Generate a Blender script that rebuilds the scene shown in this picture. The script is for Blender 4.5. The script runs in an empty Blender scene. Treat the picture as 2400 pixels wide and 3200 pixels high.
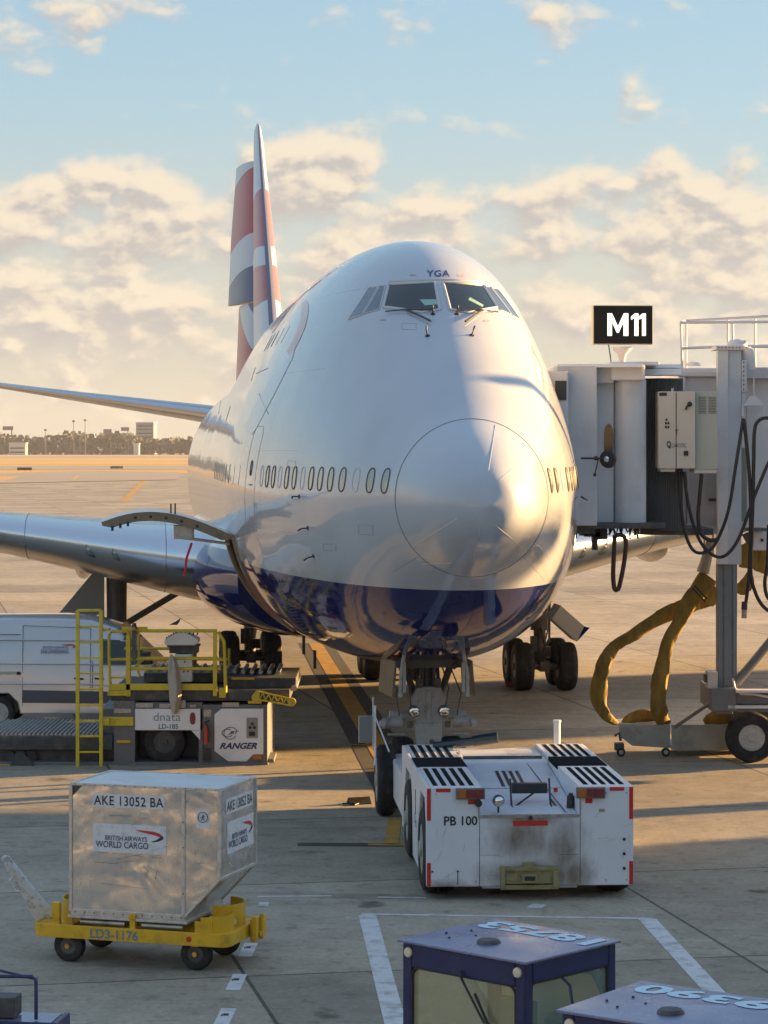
import bpy, bmesh, math, random
import numpy as np
from mathutils import Vector, Matrix
from mathutils.bvhtree import BVHTree
R = math.radians
random.seed(7)
sc = bpy.context.scene
# ---------------------------------------------------------------- camera
F = 7800.0; HZ = 1402.0; CH = 6.2          # focal length in px of a 2400x3200 frame, horizon row, eye height
cam_d = bpy.data.cameras.new('camera'); cam = bpy.data.objects.new('camera', cam_d)
sc.collection.objects.link(cam); sc.camera = cam
cam.location = (0, 0, CH); cam.rotation_euler = (R(90), 0, 0)
cam_d.sensor_fit = 'VERTICAL'; cam_d.sensor_height = 36.0; cam_d.sensor_width = 27.0
cam_d.lens = 36.0*F/3200.0
cam_d.shift_y = -(1600-HZ)/3200.0
cam_d.clip_start = 0.5; cam_d.clip_end = 30000
sc.render.resolution_x = 768; sc.render.resolution_y = 1024
# ---------------------------------------------------------------- light
EXPO = 2.15; WS_ = 0.08
SUN_AZ = 22.0; SUN_EL = 9.0               # azimuth measured from +X towards +Y
sd = Vector((math.cos(R(SUN_EL))*math.cos(R(SUN_AZ)), math.cos(R(SUN_EL))*math.sin(R(SUN_AZ)), math.sin(R(SUN_EL))))
sl = bpy.data.lights.new('sun', 'SUN'); sl.energy = 5.0; sl.angle = R(0.6); sl.color = (1.0, 0.60, 0.24)
so = bpy.data.objects.new('sun', sl); sc.collection.objects.link(so)
so.rotation_euler = sd.to_track_quat('Z', 'Y').to_euler(); so.location = (60, 30, 30)
sc.view_settings.view_transform = 'Standard'; sc.view_settings.look = 'None'
sc.view_settings.exposure = EXPO; sc.view_settings.gamma = 1
sc.render.engine = 'CYCLES'
try:
    sc.cycles.max_bounces = 8; sc.cycles.transparent_max_bounces = 12
except Exception: pass

# ---------------------------------------------------------------- world: clear evening sky with cumulus
def build_world():
    w = bpy.data.worlds.new('World'); sc.world = w; w.use_nodes = True
    nt = w.node_tree; nt.nodes.clear(); N = nt.nodes; L = nt.links
    out = N.new('ShaderNodeOutputWorld'); bg = N.new('ShaderNodeBackground')
    sky = N.new('ShaderNodeTexSky'); sky.sky_type = 'NISHITA'; sky.sun_disc = False
    sky.sun_elevation = R(SUN_EL); sky.sun_rotation = R(90-SUN_AZ)
    sky.air_density = 1.0; sky.dust_density = 1.6; sky.ozone_density = 2.0; sky.altitude = 100
    bg.inputs['Strength'].default_value = WS_
    tc = N.new('ShaderNodeTexCoord')
    blobs = [ # px, py, rx, ry, amp   (where the cumulus stand in the sky)
        (130,40,330,130,.75),(520,30,170,90,.6),(60,130,90,60,.35),(1740,30,150,110,.5),(1880,60,110,40,.3),(2000,260,120,50,.28),(2380,330,90,60,.6),
        (930,500,230,150,.95),(1130,500,130,110,.9),(900,640,210,130,.9),(1360,560,70,45,.45),(1330,640,150,75,.85),(1180,640,120,70,.35),
        (330,600,260,110,.7),(120,680,320,140,.85),(520,680,260,150,.8),(330,800,420,170,.6),(90,860,300,150,.6),(420,980,330,130,.7),(60,1050,300,140,.5),
        (2100,500,90,60,.8),(2120,580,110,80,.7),(1800,570,230,110,.85),(1600,610,150,80,.5),(2000,680,300,140,.95),(2330,750,280,170,.9),(2360,520,90,90,.75),
        (1820,720,260,90,.6),(1250,760,420,110,.6),(1000,820,260,160,.5),(2250,880,320,150,.6),(1750,960,200,110,.45),(2250,1080,260,120,.35),(1200,1150,1900,260,.50),(500,750,900,260,.30),(2000,800,800,260,.30)]
    g = bpy.data.node_groups.new('cloud_density', 'ShaderNodeTree')
    g.interface.new_socket('Vec', in_out='INPUT', socket_type='NodeSocketVector')
    g.interface.new_socket('D', in_out='OUTPUT', socket_type='NodeSocketFloat')
    GN = g.nodes; GL = g.links
    gi = GN.new('NodeGroupInput'); go = GN.new('NodeGroupOutput')
    acc = None
    for (px, py, rx, ry, am) in blobs:
        m = GN.new('ShaderNodeMapping'); m.vector_type = 'POINT'
        sx = F/rx; sy = F/ry; u = (px-1200)/F; v = (HZ-py)/F
        m.inputs['Scale'].default_value = (sx, sy, 1); m.inputs['Location'].default_value = (-u*sx, -v*sy, 0)
        GL.new(gi.outputs[0], m.inputs['Vector'])
        ln = GN.new('ShaderNodeVectorMath'); ln.operation = 'LENGTH'; GL.new(m.outputs[0], ln.inputs[0])
        mr = GN.new('ShaderNodeMapRange'); mr.interpolation_type = 'SMOOTHSTEP'
        mr.inputs['From Min'].default_value = 0.15; mr.inputs['From Max'].default_value = 1.45
        mr.inputs['To Min'].default_value = am; mr.inputs['To Max'].default_value = 0
        GL.new(ln.outputs['Value'], mr.inputs['Value'])
        if acc is None: acc = mr.outputs[0]
        else:
            a = GN.new('ShaderNodeMath'); a.operation = 'MAXIMUM' if False else 'ADD'
            GL.new(acc, a.inputs[0]); GL.new(mr.outputs[0], a.inputs[1]); acc = a.outputs[0]
    cl = GN.new('ShaderNodeMath'); cl.operation = 'MINIMUM'; GL.new(acc, cl.inputs[0]); cl.inputs[1].default_value = 1.15
    n1 = GN.new('ShaderNodeTexNoise'); n1.noise_dimensions = '2D'; n1.inputs['Scale'].default_value = 40; n1.inputs['Detail'].default_value = 7; n1.inputs['Roughness'].default_value = 0.5; n1.inputs['Distortion'].default_value = 0.1
    mp = GN.new('ShaderNodeMapping'); mp.inputs['Scale'].default_value = (0.75, 1.25, 1); mp.inputs['Location'].default_value = (0.31, .12, 0)
    GL.new(gi.outputs[0], mp.inputs['Vector']); GL.new(mp.outputs[0], n1.inputs['Vector'])
    dn = GN.new('ShaderNodeTexNoise'); dn.noise_dimensions = '2D'; dn.inputs['Scale'].default_value = 90; dn.inputs['Detail'].default_value = 4; GL.new(mp.outputs[0], dn.inputs['Vector'])
    ds = GN.new('ShaderNodeVectorMath'); ds.operation = 'MULTIPLY_ADD'; GL.new(dn.outputs['Color'], ds.inputs[0]); ds.inputs[1].default_value = (.011,.011,0); GL.new(mp.outputs[0], ds.inputs[2])
    vo = GN.new('ShaderNodeTexVoronoi'); vo.feature = 'F1'; vo.voronoi_dimensions = '2D'; vo.inputs['Scale'].default_value = 42; vo.inputs['Detail'].default_value = 2; vo.inputs['Roughness'].default_value = .55; vo.inputs['Lacunarity'].default_value = 2.3; GL.new(ds.outputs[0], vo.inputs['Vector'])
    vm = GN.new('ShaderNodeMath'); vm.operation = 'MULTIPLY_ADD'; GL.new(vo.outputs['Distance'], vm.inputs[0]); vm.inputs[1].default_value = -.62; vm.inputs[2].default_value = .40
    m0 = GN.new('ShaderNodeMath'); m0.operation = 'MULTIPLY_ADD'; GL.new(n1.outputs['Fac'], m0.inputs[0]); m0.inputs[1].default_value = 2.4; m0.inputs[2].default_value = -1.56
    mm = GN.new('ShaderNodeMath'); mm.operation = 'ADD'; GL.new(m0.outputs[0], mm.inputs[0]); GL.new(vm.outputs[0], mm.inputs[1])
    ad = GN.new('ShaderNodeMath'); ad.operation = 'ADD'; GL.new(cl.outputs[0], ad.inputs[0]); GL.new(mm.outputs[0], ad.inputs[1])
    GL.new(ad.outputs[0], go.inputs[0])
    # direction -> (x/y, z/y) kept finite all round
    sp = N.new('ShaderNodeSeparateXYZ'); L.new(tc.outputs['Generated'], sp.inputs[0])
    ab = N.new('ShaderNodeMath'); ab.operation = 'MAXIMUM'; L.new(sp.outputs['Y'], ab.inputs[0]); ab.inputs[1].default_value = 0.25
    dx = N.new('ShaderNodeMath'); dx.operation = 'DIVIDE'; L.new(sp.outputs['X'], dx.inputs[0]); L.new(ab.outputs[0], dx.inputs[1])
    dz = N.new('ShaderNodeMath'); dz.operation = 'DIVIDE'; L.new(sp.outputs['Z'], dz.inputs[0]); L.new(ab.outputs[0], dz.inputs[1])
    cb = N.new('ShaderNodeCombineXYZ'); L.new(dx.outputs[0], cb.inputs[0]); L.new(dz.outputs[0], cb.inputs[1])
    g1 = N.new('ShaderNodeGroup'); g1.node_tree = g; L.new(cb.outputs[0], g1.inputs[0])
    of = N.new('ShaderNodeVectorMath'); of.operation = 'ADD'; L.new(cb.outputs[0], of.inputs[0]); of.inputs[1].default_value = (0.0030, 0.0042, 0)
    g2 = N.new('ShaderNodeGroup'); g2.node_tree = g; L.new(of.outputs[0], g2.inputs[0])
    al = N.new('ShaderNodeMapRange'); al.interpolation_type = 'SMOOTHSTEP'; L.new(g1.outputs[0], al.inputs['Value'])
    al.inputs['From Min'].default_value = -0.22; al.inputs['From Max'].default_value = 0.72; al.inputs['To Max'].default_value = 0.9
    sb = N.new('ShaderNodeMath'); sb.operation = 'SUBTRACT'; L.new(g1.outputs[0], sb.inputs[0]); L.new(g2.outputs[0], sb.inputs[1])
    lt = N.new('ShaderNodeMapRange'); lt.interpolation_type = 'SMOOTHSTEP'; L.new(sb.outputs[0], lt.inputs['Value'])
    lt.inputs['From Min'].default_value = -0.34; lt.inputs['From Max'].default_value = 0.42
    cr = N.new('ShaderNodeValToRGB'); L.new(lt.outputs[0], cr.inputs[0])
    e = cr.color_ramp.elements; e[0].color = CLOUD_D; e[1].color = CLOUD_L
    e2 = cr.color_ramp.elements.new(0.5); e2.color = CLOUD_M
    # horizon haze band tints the low sky cream; sky above a little lifted
    hz = N.new('ShaderNodeMapRange'); hz.interpolation_type = 'SMOOTHSTEP'; L.new(sp.outputs['Z'], hz.inputs['Value'])
    hz.inputs['From Min'].default_value = -0.01; hz.inputs['From Max'].default_value = 0.20; hz.inputs['To Min'].default_value = 0.93; hz.inputs['To Max'].default_value = 0.80
    hzr = N.new('ShaderNodeValToRGB'); hm = N.new('ShaderNodeMapRange'); L.new(sp.outputs['Z'], hm.inputs['Value'])
    hm.inputs['From Min'].default_value = 0.0; hm.inputs['From Max'].default_value = 0.8; L.new(hm.outputs[0], hzr.inputs[0])
    e = hzr.color_ramp.elements; e[0].color = SKY0; e[1].color = SKY4
    a = hzr.color_ramp.elements.new(0.09); a.color = SKY1
    a = hzr.color_ramp.elements.new(0.17); a.color = SKY2
    a = hzr.color_ramp.elements.new(0.26); a.color = SKY3
    m1 = N.new('ShaderNodeMixRGB'); L.new(hz.outputs[0], m1.inputs[0]); L.new(sky.outputs[0], m1.inputs[1]); L.new(hzr.outputs[0], m1.inputs[2])
    m2 = N.new('ShaderNodeMixRGB'); L.new(al.outputs[0], m2.inputs[0]); L.new(m1.outputs[0], m2.inputs[1]); L.new(cr.outputs[0], m2.inputs[2])
    L.new(m2.outputs[0], bg.inputs['Color']); L.new(bg.outputs[0], out.inputs['Surface'])
def S(r, g, b, k=1.0):
    """display colour 0-255 -> scene value behind world strength .15 and exposure"""
    def l(c):
        c /= 255.0
        return (c/12.92 if c <= .04045 else ((c+.055)/1.055)**2.4)*k/(WS_*2**EXPO)
    return (l(r), l(g), l(b), 1)
CLOUD_L = S(250, 234, 208); CLOUD_M = S(232, 218, 200); CLOUD_D = S(200, 193, 188)
SKY0 = S(222, 210, 190); SKY1 = S(206, 208, 200); SKY2 = S(172, 200, 214); SKY3 = S(150, 188, 212); SKY4 = S(158, 182, 214, 1.0)
build_world()

# ---------------------------------------------------------------- helpers
COL = sc.collection
def PG(px, py, z=0.0):
    """point at height z seen at photo pixel"""
    Y = F*(CH-z)/(py-HZ); return Vector(((px-1200)*Y/F, Y, z))
def PY(px, py, Y):
    return Vector(((px-1200)*Y/F, Y, CH-(py-HZ)*Y/F))
def tag(o, label=None, cat=None, group=None, kind=None):
    if label: o['label'] = label
    if cat: o['category'] = cat
    if group: o['group'] = group
    if kind: o['kind'] = kind
    return o
def empty(name, loc=(0,0,0), rz=0.0, label=None, cat=None, group=None):
    o = bpy.data.objects.new(name, None); COL.objects.link(o); o.location = loc; o.rotation_euler = (0,0,rz)
    o.empty_display_size = 0.3
    return tag(o, label, cat, group)
def copy_tree(o, parent=None):
    c = o.copy(); COL.objects.link(c); c.parent = parent
    for ch in list(o.children): copy_tree(ch, c)
    return c
class MB:
    def __init__(s): s.v = []; s.f = []; s.m = []; s.M = Matrix.Identity(4); s.mi = 0
    def add(s, vs, fs, mi=None):
        b = len(s.v); s.v += [tuple(s.M @ Vector(p)) for p in vs]
        s.f += [tuple(b+i for i in f) for f in fs]; s.m += [s.mi if mi is None else mi]*len(fs); return s
    def box(s, c, d, rz=0, rx=0, ry=0, mi=None):
        x, y, z = [k/2 for k in d]
        vs = [(-x,-y,-z),(x,-y,-z),(x,y,-z),(-x,y,-z),(-x,-y,z),(x,-y,z),(x,y,z),(-x,y,z)]
        Mx = Matrix.Translation(c) @ Matrix.Rotation(rz,4,'Z') @ Matrix.Rotation(ry,4,'Y') @ Matrix.Rotation(rx,4,'X')
        vs = [tuple(Mx @ Vector(p)) for p in vs]
        return s.add(vs, [(0,3,2,1),(4,5,6,7),(0,1,5,4),(1,2,6,5),(2,3,7,6),(3,0,4,7)], mi)
    def bb(s, x0, x1, y0, y1, z0, z1, mi=None):
        return s.box(((x0+x1)/2,(y0+y1)/2,(z0+z1)/2), (abs(x1-x0),abs(y1-y0),abs(z1-z0)), mi=mi)
    def bar(s, p0, p1, w, h, mi=None):
        p0 = Vector(p0); p1 = Vector(p1); d = p1-p0; Ln = d.length
        q = d.to_track_quat('Y','Z').to_matrix().to_4x4(); Mx = Matrix.Translation((p0+p1)/2) @ q
        x,y,z = w/2, Ln/2, h/2
        vs = [(-x,-y,-z),(x,-y,-z),(x,y,-z),(-x,y,-z),(-x,-y,z),(x,-y,z),(x,y,z),(-x,y,z)]
        return s.add([tuple(Mx @ Vector(p)) for p in vs], [(0,3,2,1),(4,5,6,7),(0,1,5,4),(1,2,6,5),(2,3,7,6),(3,0,4,7)], mi)
    def tube(s, pts, r, n=8, closed=False, mi=None, cap=True, flat=1.0):
        pts = [Vector(p) for p in pts]; rs = r if isinstance(r, (list, tuple)) else [r]*len(pts)
        vs = []; fs = []; up = None
        for i, p in enumerate(pts):
            if closed: t = (pts[(i+1) % len(pts)]-pts[i-1])
            else: t = (pts[min(i+1, len(pts)-1)]-pts[max(i-1, 0)])
            t = t.normalized() if t.length > 1e-9 else Vector((0,0,1))
            if up is None:
                a = Vector((0,0,1)) if abs(t.z) < .9 else Vector((1,0,0)); up = t.cross(a).normalized()
            up = (up - t*up.dot(t)); up = up.normalized() if up.length > 1e-6 else t.orthogonal().normalized()
            sd_ = t.cross(up)
            for k in range(n):
                a = 2*math.pi*(k+.5)/n; vs.append(tuple(p + up*math.cos(a)*rs[i] + sd_*math.sin(a)*rs[i]*flat))
        m = len(pts)
        for i in range(m if closed else m-1):
            j = (i+1) % m
            for k in range(n): fs.append((i*n+k, i*n+(k+1)%n, j*n+(k+1)%n, j*n+k))
        if cap and not closed:
            fs.append(tuple(range(n))[::-1]); fs.append(tuple((m-1)*n+k for k in range(n)))
        return s.add(vs, fs, mi)
    def cyl(s, p0, p1, r0, r1=None, n=20, mi=None):
        return s.tube([p0, p1], [r0, r0 if r1 is None else r1], n, mi=mi)
    def lathe(s, prof, o, ax, n=28, mi=None, cap=True):
        """prof: (radius, distance along axis)"""
        ax = Vector(ax).normalized(); u = ax.orthogonal().normalized(); w = ax.cross(u); o = Vector(o)
        vs = []; fs = []
        for (r, h) in prof:
            for k in range(n):
                a = 2*math.pi*k/n; vs.append(tuple(o+ax*h+u*r*math.cos(a)+w*r*math.sin(a)))
        for i in range(len(prof)-1):
            for k in range(n): fs.append((i*n+k, i*n+(k+1)%n, (i+1)*n+(k+1)%n, (i+1)*n+k))
        if cap: fs.append(tuple(range(n))[::-1]); fs.append(tuple((len(prof)-1)*n+k for k in range(n)))
        return s.add(vs, fs, mi)
    def prism(s, poly, o, eu, ev, dep, mi=None):
        """polygon in the plane (eu, ev) at o, extruded along eu x ev by dep (tuple from,to)"""
        o = Vector(o); eu = Vector(eu); ev = Vector(ev); nn = eu.cross(ev).normalized()
        a, b = (0, dep) if not isinstance(dep, tuple) else dep
        n = len(poly)
        vs = [tuple(o+eu*p[0]+ev*p[1]+nn*a) for p in poly] + [tuple(o+eu*p[0]+ev*p[1]+nn*b) for p in poly]
        fs = [tuple(range(n))[::-1], tuple(range(n, 2*n))] + [(i, (i+1)%n, n+(i+1)%n, n+i) for i in range(n)]
        return s.add(vs, fs, mi)
    def loft(s, rings, closed=True, cap=True, mi=None):
        n = len(rings[0]); vs = [p for r in rings for p in r]; fs = []
        for i in range(len(rings)-1):
            for k in range(n if closed else n-1):
                fs.append((i*n+k, i*n+(k+1)%n, (i+1)*n+(k+1)%n, (i+1)*n+k))
        if cap: fs.append(tuple(range(n))[::-1]); fs.append(tuple((len(rings)-1)*n+k for k in range(n)))
        return s.add(vs, fs, mi)
    def build(s, name, mats, parent=None, smooth=None, bevel=0, loc=None, rz=None):
        me = bpy.data.meshes.new(name); me.from_pydata(s.v, [], s.f); me.validate()
        if not isinstance(mats, (list, tuple)): mats = [mats]
        for m in mats: me.materials.append(m)
        if len(mats) > 1 and len(me.polygons) == len(s.m): me.polygons.foreach_set('material_index', s.m)
        bm = bmesh.new(); bm.from_mesh(me); bmesh.ops.recalc_face_normals(bm, faces=bm.faces)
        if smooth is not None:
            for f in bm.faces: f.smooth = True
            for e in bm.edges:
                if len(e.link_faces) != 2 or e.calc_face_angle(0) > R(smooth): e.smooth = False
        bm.to_mesh(me); bm.free()
        o = bpy.data.objects.new(name, me); COL.objects.link(o)
        if parent: o.parent = parent
        if loc is not None: o.location = loc
        if rz is not None: o.rotation_euler = (0,0,rz)
        if bevel:
            b = o.modifiers.new('bevel', 'BEVEL'); b.width = bevel; b.segments = 2; b.limit_method = 'ANGLE'; b.angle_limit = R(40)
        return o

# ---- materials
MATS = {}
def mat(name, col, rough=.5, metal=0.0, var=0.0, vscale=3.0, dirt=None, dirt_amt=0.0, dscale=2.0, bump=0.0, bscale=30.0, coat=0.0, spec=0.5, alpha=1.0, emit=None, trans=0.0, stretch=(1,1,1), rvar=0.0):
    m = bpy.data.materials.new(name); m.use_nodes = True; nt = m.node_tree; N = nt.nodes; L = nt.links
    b = N['Principled BSDF']
    b.inputs['Base Color'].default_value = (*col, 1); b.inputs['Roughness'].default_value = rough
    b.inputs['Metallic'].default_value = metal; b.inputs['Specular IOR Level'].default_value = spec
    if coat: b.inputs['Coat Weight'].default_value = coat; b.inputs['Coat Roughness'].default_value = 0.04
    if trans: b.inputs['Transmission Weight'].default_value = trans
    if alpha < 1: b.inputs['Alpha'].default_value = alpha
    if emit: b.inputs['Emission Color'].default_value = (*emit[:3], 1); b.inputs['Emission Strength'].default_value = emit[3]
    tc = N.new('ShaderNodeTexCoord'); mp = N.new('ShaderNodeMapping'); mp.inputs['Scale'].default_value = stretch
    L.new(tc.outputs['Object'], mp.inputs['Vector'])
    cur = None
    if var:
        n = N.new('ShaderNodeTexNoise'); n.inputs['Scale'].default_value = vscale; n.inputs['Detail'].default_value = 6; L.new(mp.outputs[0], n.inputs['Vector'])
        mr = N.new('ShaderNodeMapRange'); L.new(n.outputs['Fac'], mr.inputs['Value']); mr.inputs['From Min'].default_value = .25; mr.inputs['From Max'].default_value = .75
        mr.inputs['To Min'].default_value = 1-var; mr.inputs['To Max'].default_value = 1+var
        mx = N.new('ShaderNodeVectorMath'); mx.operation = 'SCALE'; mx.inputs[0].default_value = col; L.new(mr.outputs[0], mx.inputs['Scale']); cur = mx.outputs[0]
    if dirt:
        n = N.new('ShaderNodeTexNoise'); n.inputs['Scale'].default_value = dscale; n.inputs['Detail'].default_value = 10; n.inputs['Roughness'].default_value = .65; L.new(mp.outputs[0], n.inputs['Vector'])
        mr = N.new('ShaderNodeMapRange'); L.new(n.outputs['Fac'], mr.inputs['Value']); mr.inputs['From Min'].default_value = .5; mr.inputs['From Max'].default_value = .72
        mr.inputs['To Max'].default_value = dirt_amt
        mx = N.new('ShaderNodeMixRGB'); L.new(mr.outputs[0], mx.inputs[0])
        if cur: L.new(cur, mx.inputs[1])
        else: mx.inputs[1].default_value = (*col, 1)
        mx.inputs[2].default_value = (*dirt, 1); cur = mx.outputs[0]
    if cur: L.new(cur, b.inputs['Base Color'])
    if rvar:
        n = N.new('ShaderNodeTexNoise'); n.inputs['Scale'].default_value = vscale*1.7; n.inputs['Detail'].default_value = 5; L.new(mp.outputs[0], n.inputs['Vector'])
        mr = N.new('ShaderNodeMapRange'); L.new(n.outputs['Fac'], mr.inputs['Value']); mr.inputs['From Min'].default_value = .3; mr.inputs['From Max'].default_value = .7
        mr.inputs['To Min'].default_value = max(0, rough-rvar); mr.inputs['To Max'].default_value = rough+rvar; L.new(mr.outputs[0], b.inputs['Roughness'])
    if bump:
        n = N.new('ShaderNodeTexNoise'); n.inputs['Scale'].default_value = bscale; n.inputs['Detail'].default_value = 5; L.new(mp.outputs[0], n.inputs['Vector'])
        bp = N.new('ShaderNodeBump'); bp.inputs['Strength'].default_value = 1.0; bp.inputs['Distance'].default_value = bump; L.new(n.outputs['Fac'], bp.inputs['Height']); L.new(bp.outputs[0], b.inputs['Normal'])
    MATS[name] = m; return m
M_white = mat('white_paint', (.78,.79,.82), .35, var=.05, dirt=(.35,.31,.26), dirt_amt=.35, dscale=1.5, bump=.002, bscale=6)
M_yellow = mat('yellow_paint', (.72,.43,.02), .4, var=.12, dirt=(.16,.10,.05), dirt_amt=.55, dscale=5)
M_yellow2 = mat('rail_yellow', (.62,.50,.03), .4, var=.12, dirt=(.25,.18,.05), dirt_amt=.5, dscale=7)
M_black = mat('black_paint', (.025,.025,.03), .45, var=.3, vscale=6)
M_rubber = mat('tyre_rubber', (.018,.018,.02), .75, var=.35, vscale=9, dirt=(.10,.09,.08), dirt_amt=.4, dscale=6, bump=.004, bscale=40)
M_dark = mat('dark_machinery', (.06,.065,.07), .55, var=.4, vscale=5, dirt=(.17,.14,.11), dirt_amt=.6, dscale=5)
M_grey = mat('grey_paint', (.15,.155,.16), .5, var=.2, vscale=4, dirt=(.08,.07,.06), dirt_amt=.6, dscale=4)
M_steel = mat('worn_steel', (.42,.41,.39), .38, metal=.8, var=.2, vscale=8, dirt=(.12,.09,.07), dirt_amt=.6, dscale=7)
M_chrome = mat('bright_metal', (.8,.8,.8), .12, metal=1)
M_red = mat('red_reflector', (.55,.03,.02), .35)
M_amber = mat('amber_lens', (.40,.12,.02), .25, coat=.6)
M_lens = mat('red_lens', (.20,.03,.025), .2, coat=.6)
M_ink = mat('black_lettering', (.02,.02,.025), .5)
M_navyink = mat('navy_lettering', (.02,.03,.14), .45)
M_tan = mat('strap_fabric', (.35,.30,.2), .8)
M_glassdark = mat('dark_glass', (.012,.02,.022), .04, coat=.2, spec=.5)
# ================================================================ GROUND
def ground_material():
    m = bpy.data.materials.new('apron_concrete'); m.use_nodes = True; nt = m.node_tree; N = nt.nodes; L = nt.links
    b = N['Principled BSDF']; b.inputs['Roughness'].default_value = .72; b.inputs['Specular IOR Level'].default_value = .35
    tc = N.new('ShaderNodeTexCoord')
    def noise(scale, det, ro=.6, st=(1,1,1), dist=0):
        mp = N.new('ShaderNodeMapping'); mp.inputs['Scale'].default_value = st; mp.inputs['Rotation'].default_value = (0,0,R(4)); L.new(tc.outputs['Object'], mp.inputs[0])
        n = N.new('ShaderNodeTexNoise'); n.inputs['Scale'].default_value = scale; n.inputs['Detail'].default_value = det; n.inputs['Roughness'].default_value = ro; n.inputs['Distortion'].default_value = dist
        L.new(mp.outputs[0], n.inputs['Vector']); return n.outputs['Fac']
    def rng(v, a, c, lo, hi, smooth=False):
        r = N.new('ShaderNodeMapRange'); L.new(v, r.inputs['Value']); r.inputs['From Min'].default_value = a; r.inputs['From Max'].default_value = c
        r.inputs['To Min'].default_value = lo; r.inputs['To Max'].default_value = hi
        if smooth: r.interpolation_type = 'SMOOTHSTEP'
        return r.outputs[0]
    def mul(a, c):
        x = N.new('ShaderNodeMath'); x.operation = 'MULTIPLY'; L.new(a, x.inputs[0]); L.new(c, x.inputs[1]); return x.outputs[0]
    v = mul(rng(noise(.16, 6, st=(1,.7,1)), .3, .7, .74, 1.22), rng(noise(1.4, 9, .7), .3, .7, .80, 1.18))
    v = mul(v, rng(noise(14, 5), .3, .7, .85, 1.14))
    v = mul(v, rng(noise(.55, 10, .75, (.25, 1.6, 1), .5), .55, .70, 1.0, .62, True))   # drips and tyre scuffs
    v = mul(v, rng(noise(3.1, 7, .7), .52, .68, 1.0, .66, True))
    v = mul(v, rng(noise(.22, 12, .8, (.12, 2.2, 1), 1.2), (.56), .72, 1.0, .78, True))   # long rubber marks
    v = mul(v, rng(noise(7.5, 3, .5), .70, .76, 1.0, .5, True))
    v = mul(v, rng(noise(.9, 4, .5), .66, .74, 1.0, .42, True))            # oil spots
    sp = N.new('ShaderNodeSeparateXYZ'); mp = N.new('ShaderNodeMapping'); mp.inputs['Rotation'].default_value = (0,0,R(-11)); mp.inputs['Location'].default_value = (2.1, 1.4, 0)
    L.new(tc.outputs['Object'], mp.inputs[0]); L.new(mp.outputs[0], sp.inputs[0])
    # slab panels 6.1 m with their own tone, joints dark
    br = N.new('ShaderNodeTexBrick'); br.offset = 0; br.inputs['Scale'].default_value = 1.0; br.inputs['Brick Width'].default_value = 6.1; br.inputs['Row Height'].default_value = 6.1
    br.inputs['Mortar Size'].default_value = .028; br.inputs['Mortar Smooth'].default_value = .3; br.inputs['Color1'].default_value = (.82,.82,.82,1); br.inputs['Color2'].default_value = (1.14,1.14,1.14,1); br.inputs['Mortar'].default_value = (.30,.30,.30,1)
    L.new(mp.outputs[0], br.inputs['Vector'])
    bw = N.new('ShaderNodeSeparateColor'); L.new(br.outputs['Color'], bw.inputs[0])
    v = mul(v, bw.outputs[0])
    sc_ = N.new('ShaderNodeVectorMath'); sc_.operation = 'SCALE'; sc_.inputs[0].default_value = (.36, .315, .242); L.new(v, sc_.inputs['Scale'])
    L.new(sc_.outputs[0], b.inputs['Base Color'])
    bp = N.new('ShaderNodeBump'); bp.inputs['Distance'].default_value = .006; L.new(noise(22, 6), bp.inputs['Height']); L.new(bp.outputs[0], b.inputs['Normal'])
    L.new(rng(noise(2.2, 6), .3, .7, .6, .85), b.inputs['Roughness'])
    return m
M_apron = ground_material()
g = MB(); g.add([(-9000,-300,0),(9000,-300,0),(9000,16000,0),(-9000,16000,0)], [(0,1,2,3)])
tag(g.build('apron_ground', M_apron), kind='structure')
M_grass = mat('dry_grass', (.50,.31,.10), .95, var=.3, vscale=.02, dirt=(.34,.24,.10), dirt_amt=.7, dscale=.006, stretch=(.25,1,1))
M_taxi = mat('old_taxiway', (.30,.265,.225), .9, var=.12, vscale=.02, stretch=(.3,1,1))
M_road = mat('asphalt_road', (.11,.105,.10), .9, var=.2, vscale=.05)
def sheet(name, pts, m, z, label=None):
    s = MB(); s.add([(x, y, z) for (x, y) in pts], [tuple(range(len(pts)))]); o = s.build(name, m); return tag(o, kind='structure')
def pxs(*p): return [tuple(PG(a, b).xy) for (a, b) in p]
sheet('grass_field', [(-4000,640),(4000,600),(6000,2600),(-6000,2600)], M_grass, .04)
sheet('taxiway', [(-900,760),(900,700),(900,860),(-900,900)], M_taxi, .08)
sheet('taxiway', pxs((-40,1482),(250,1472),(560,1476),(560,1500),(190,1507),(-40,1512)), M_taxi, .085)
sheet('grass_patch', pxs((-60,1492),(62,1489),(30,1500),(-60,1510)), M_grass, .09)
sheet('grass_patch', pxs((222,1500),(248,1483),(242,1492),(230,1502)), M_grass, .09)
sheet('taxiway', [(-3000,1700),(3000,1600),(3000,2050),(-3000,2150)], M_taxi, .08)
sheet('perimeter_road', [(-5000,2450),(5000,2450),(5000,2600),(-5000,2600)], M_road, .12)
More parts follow.
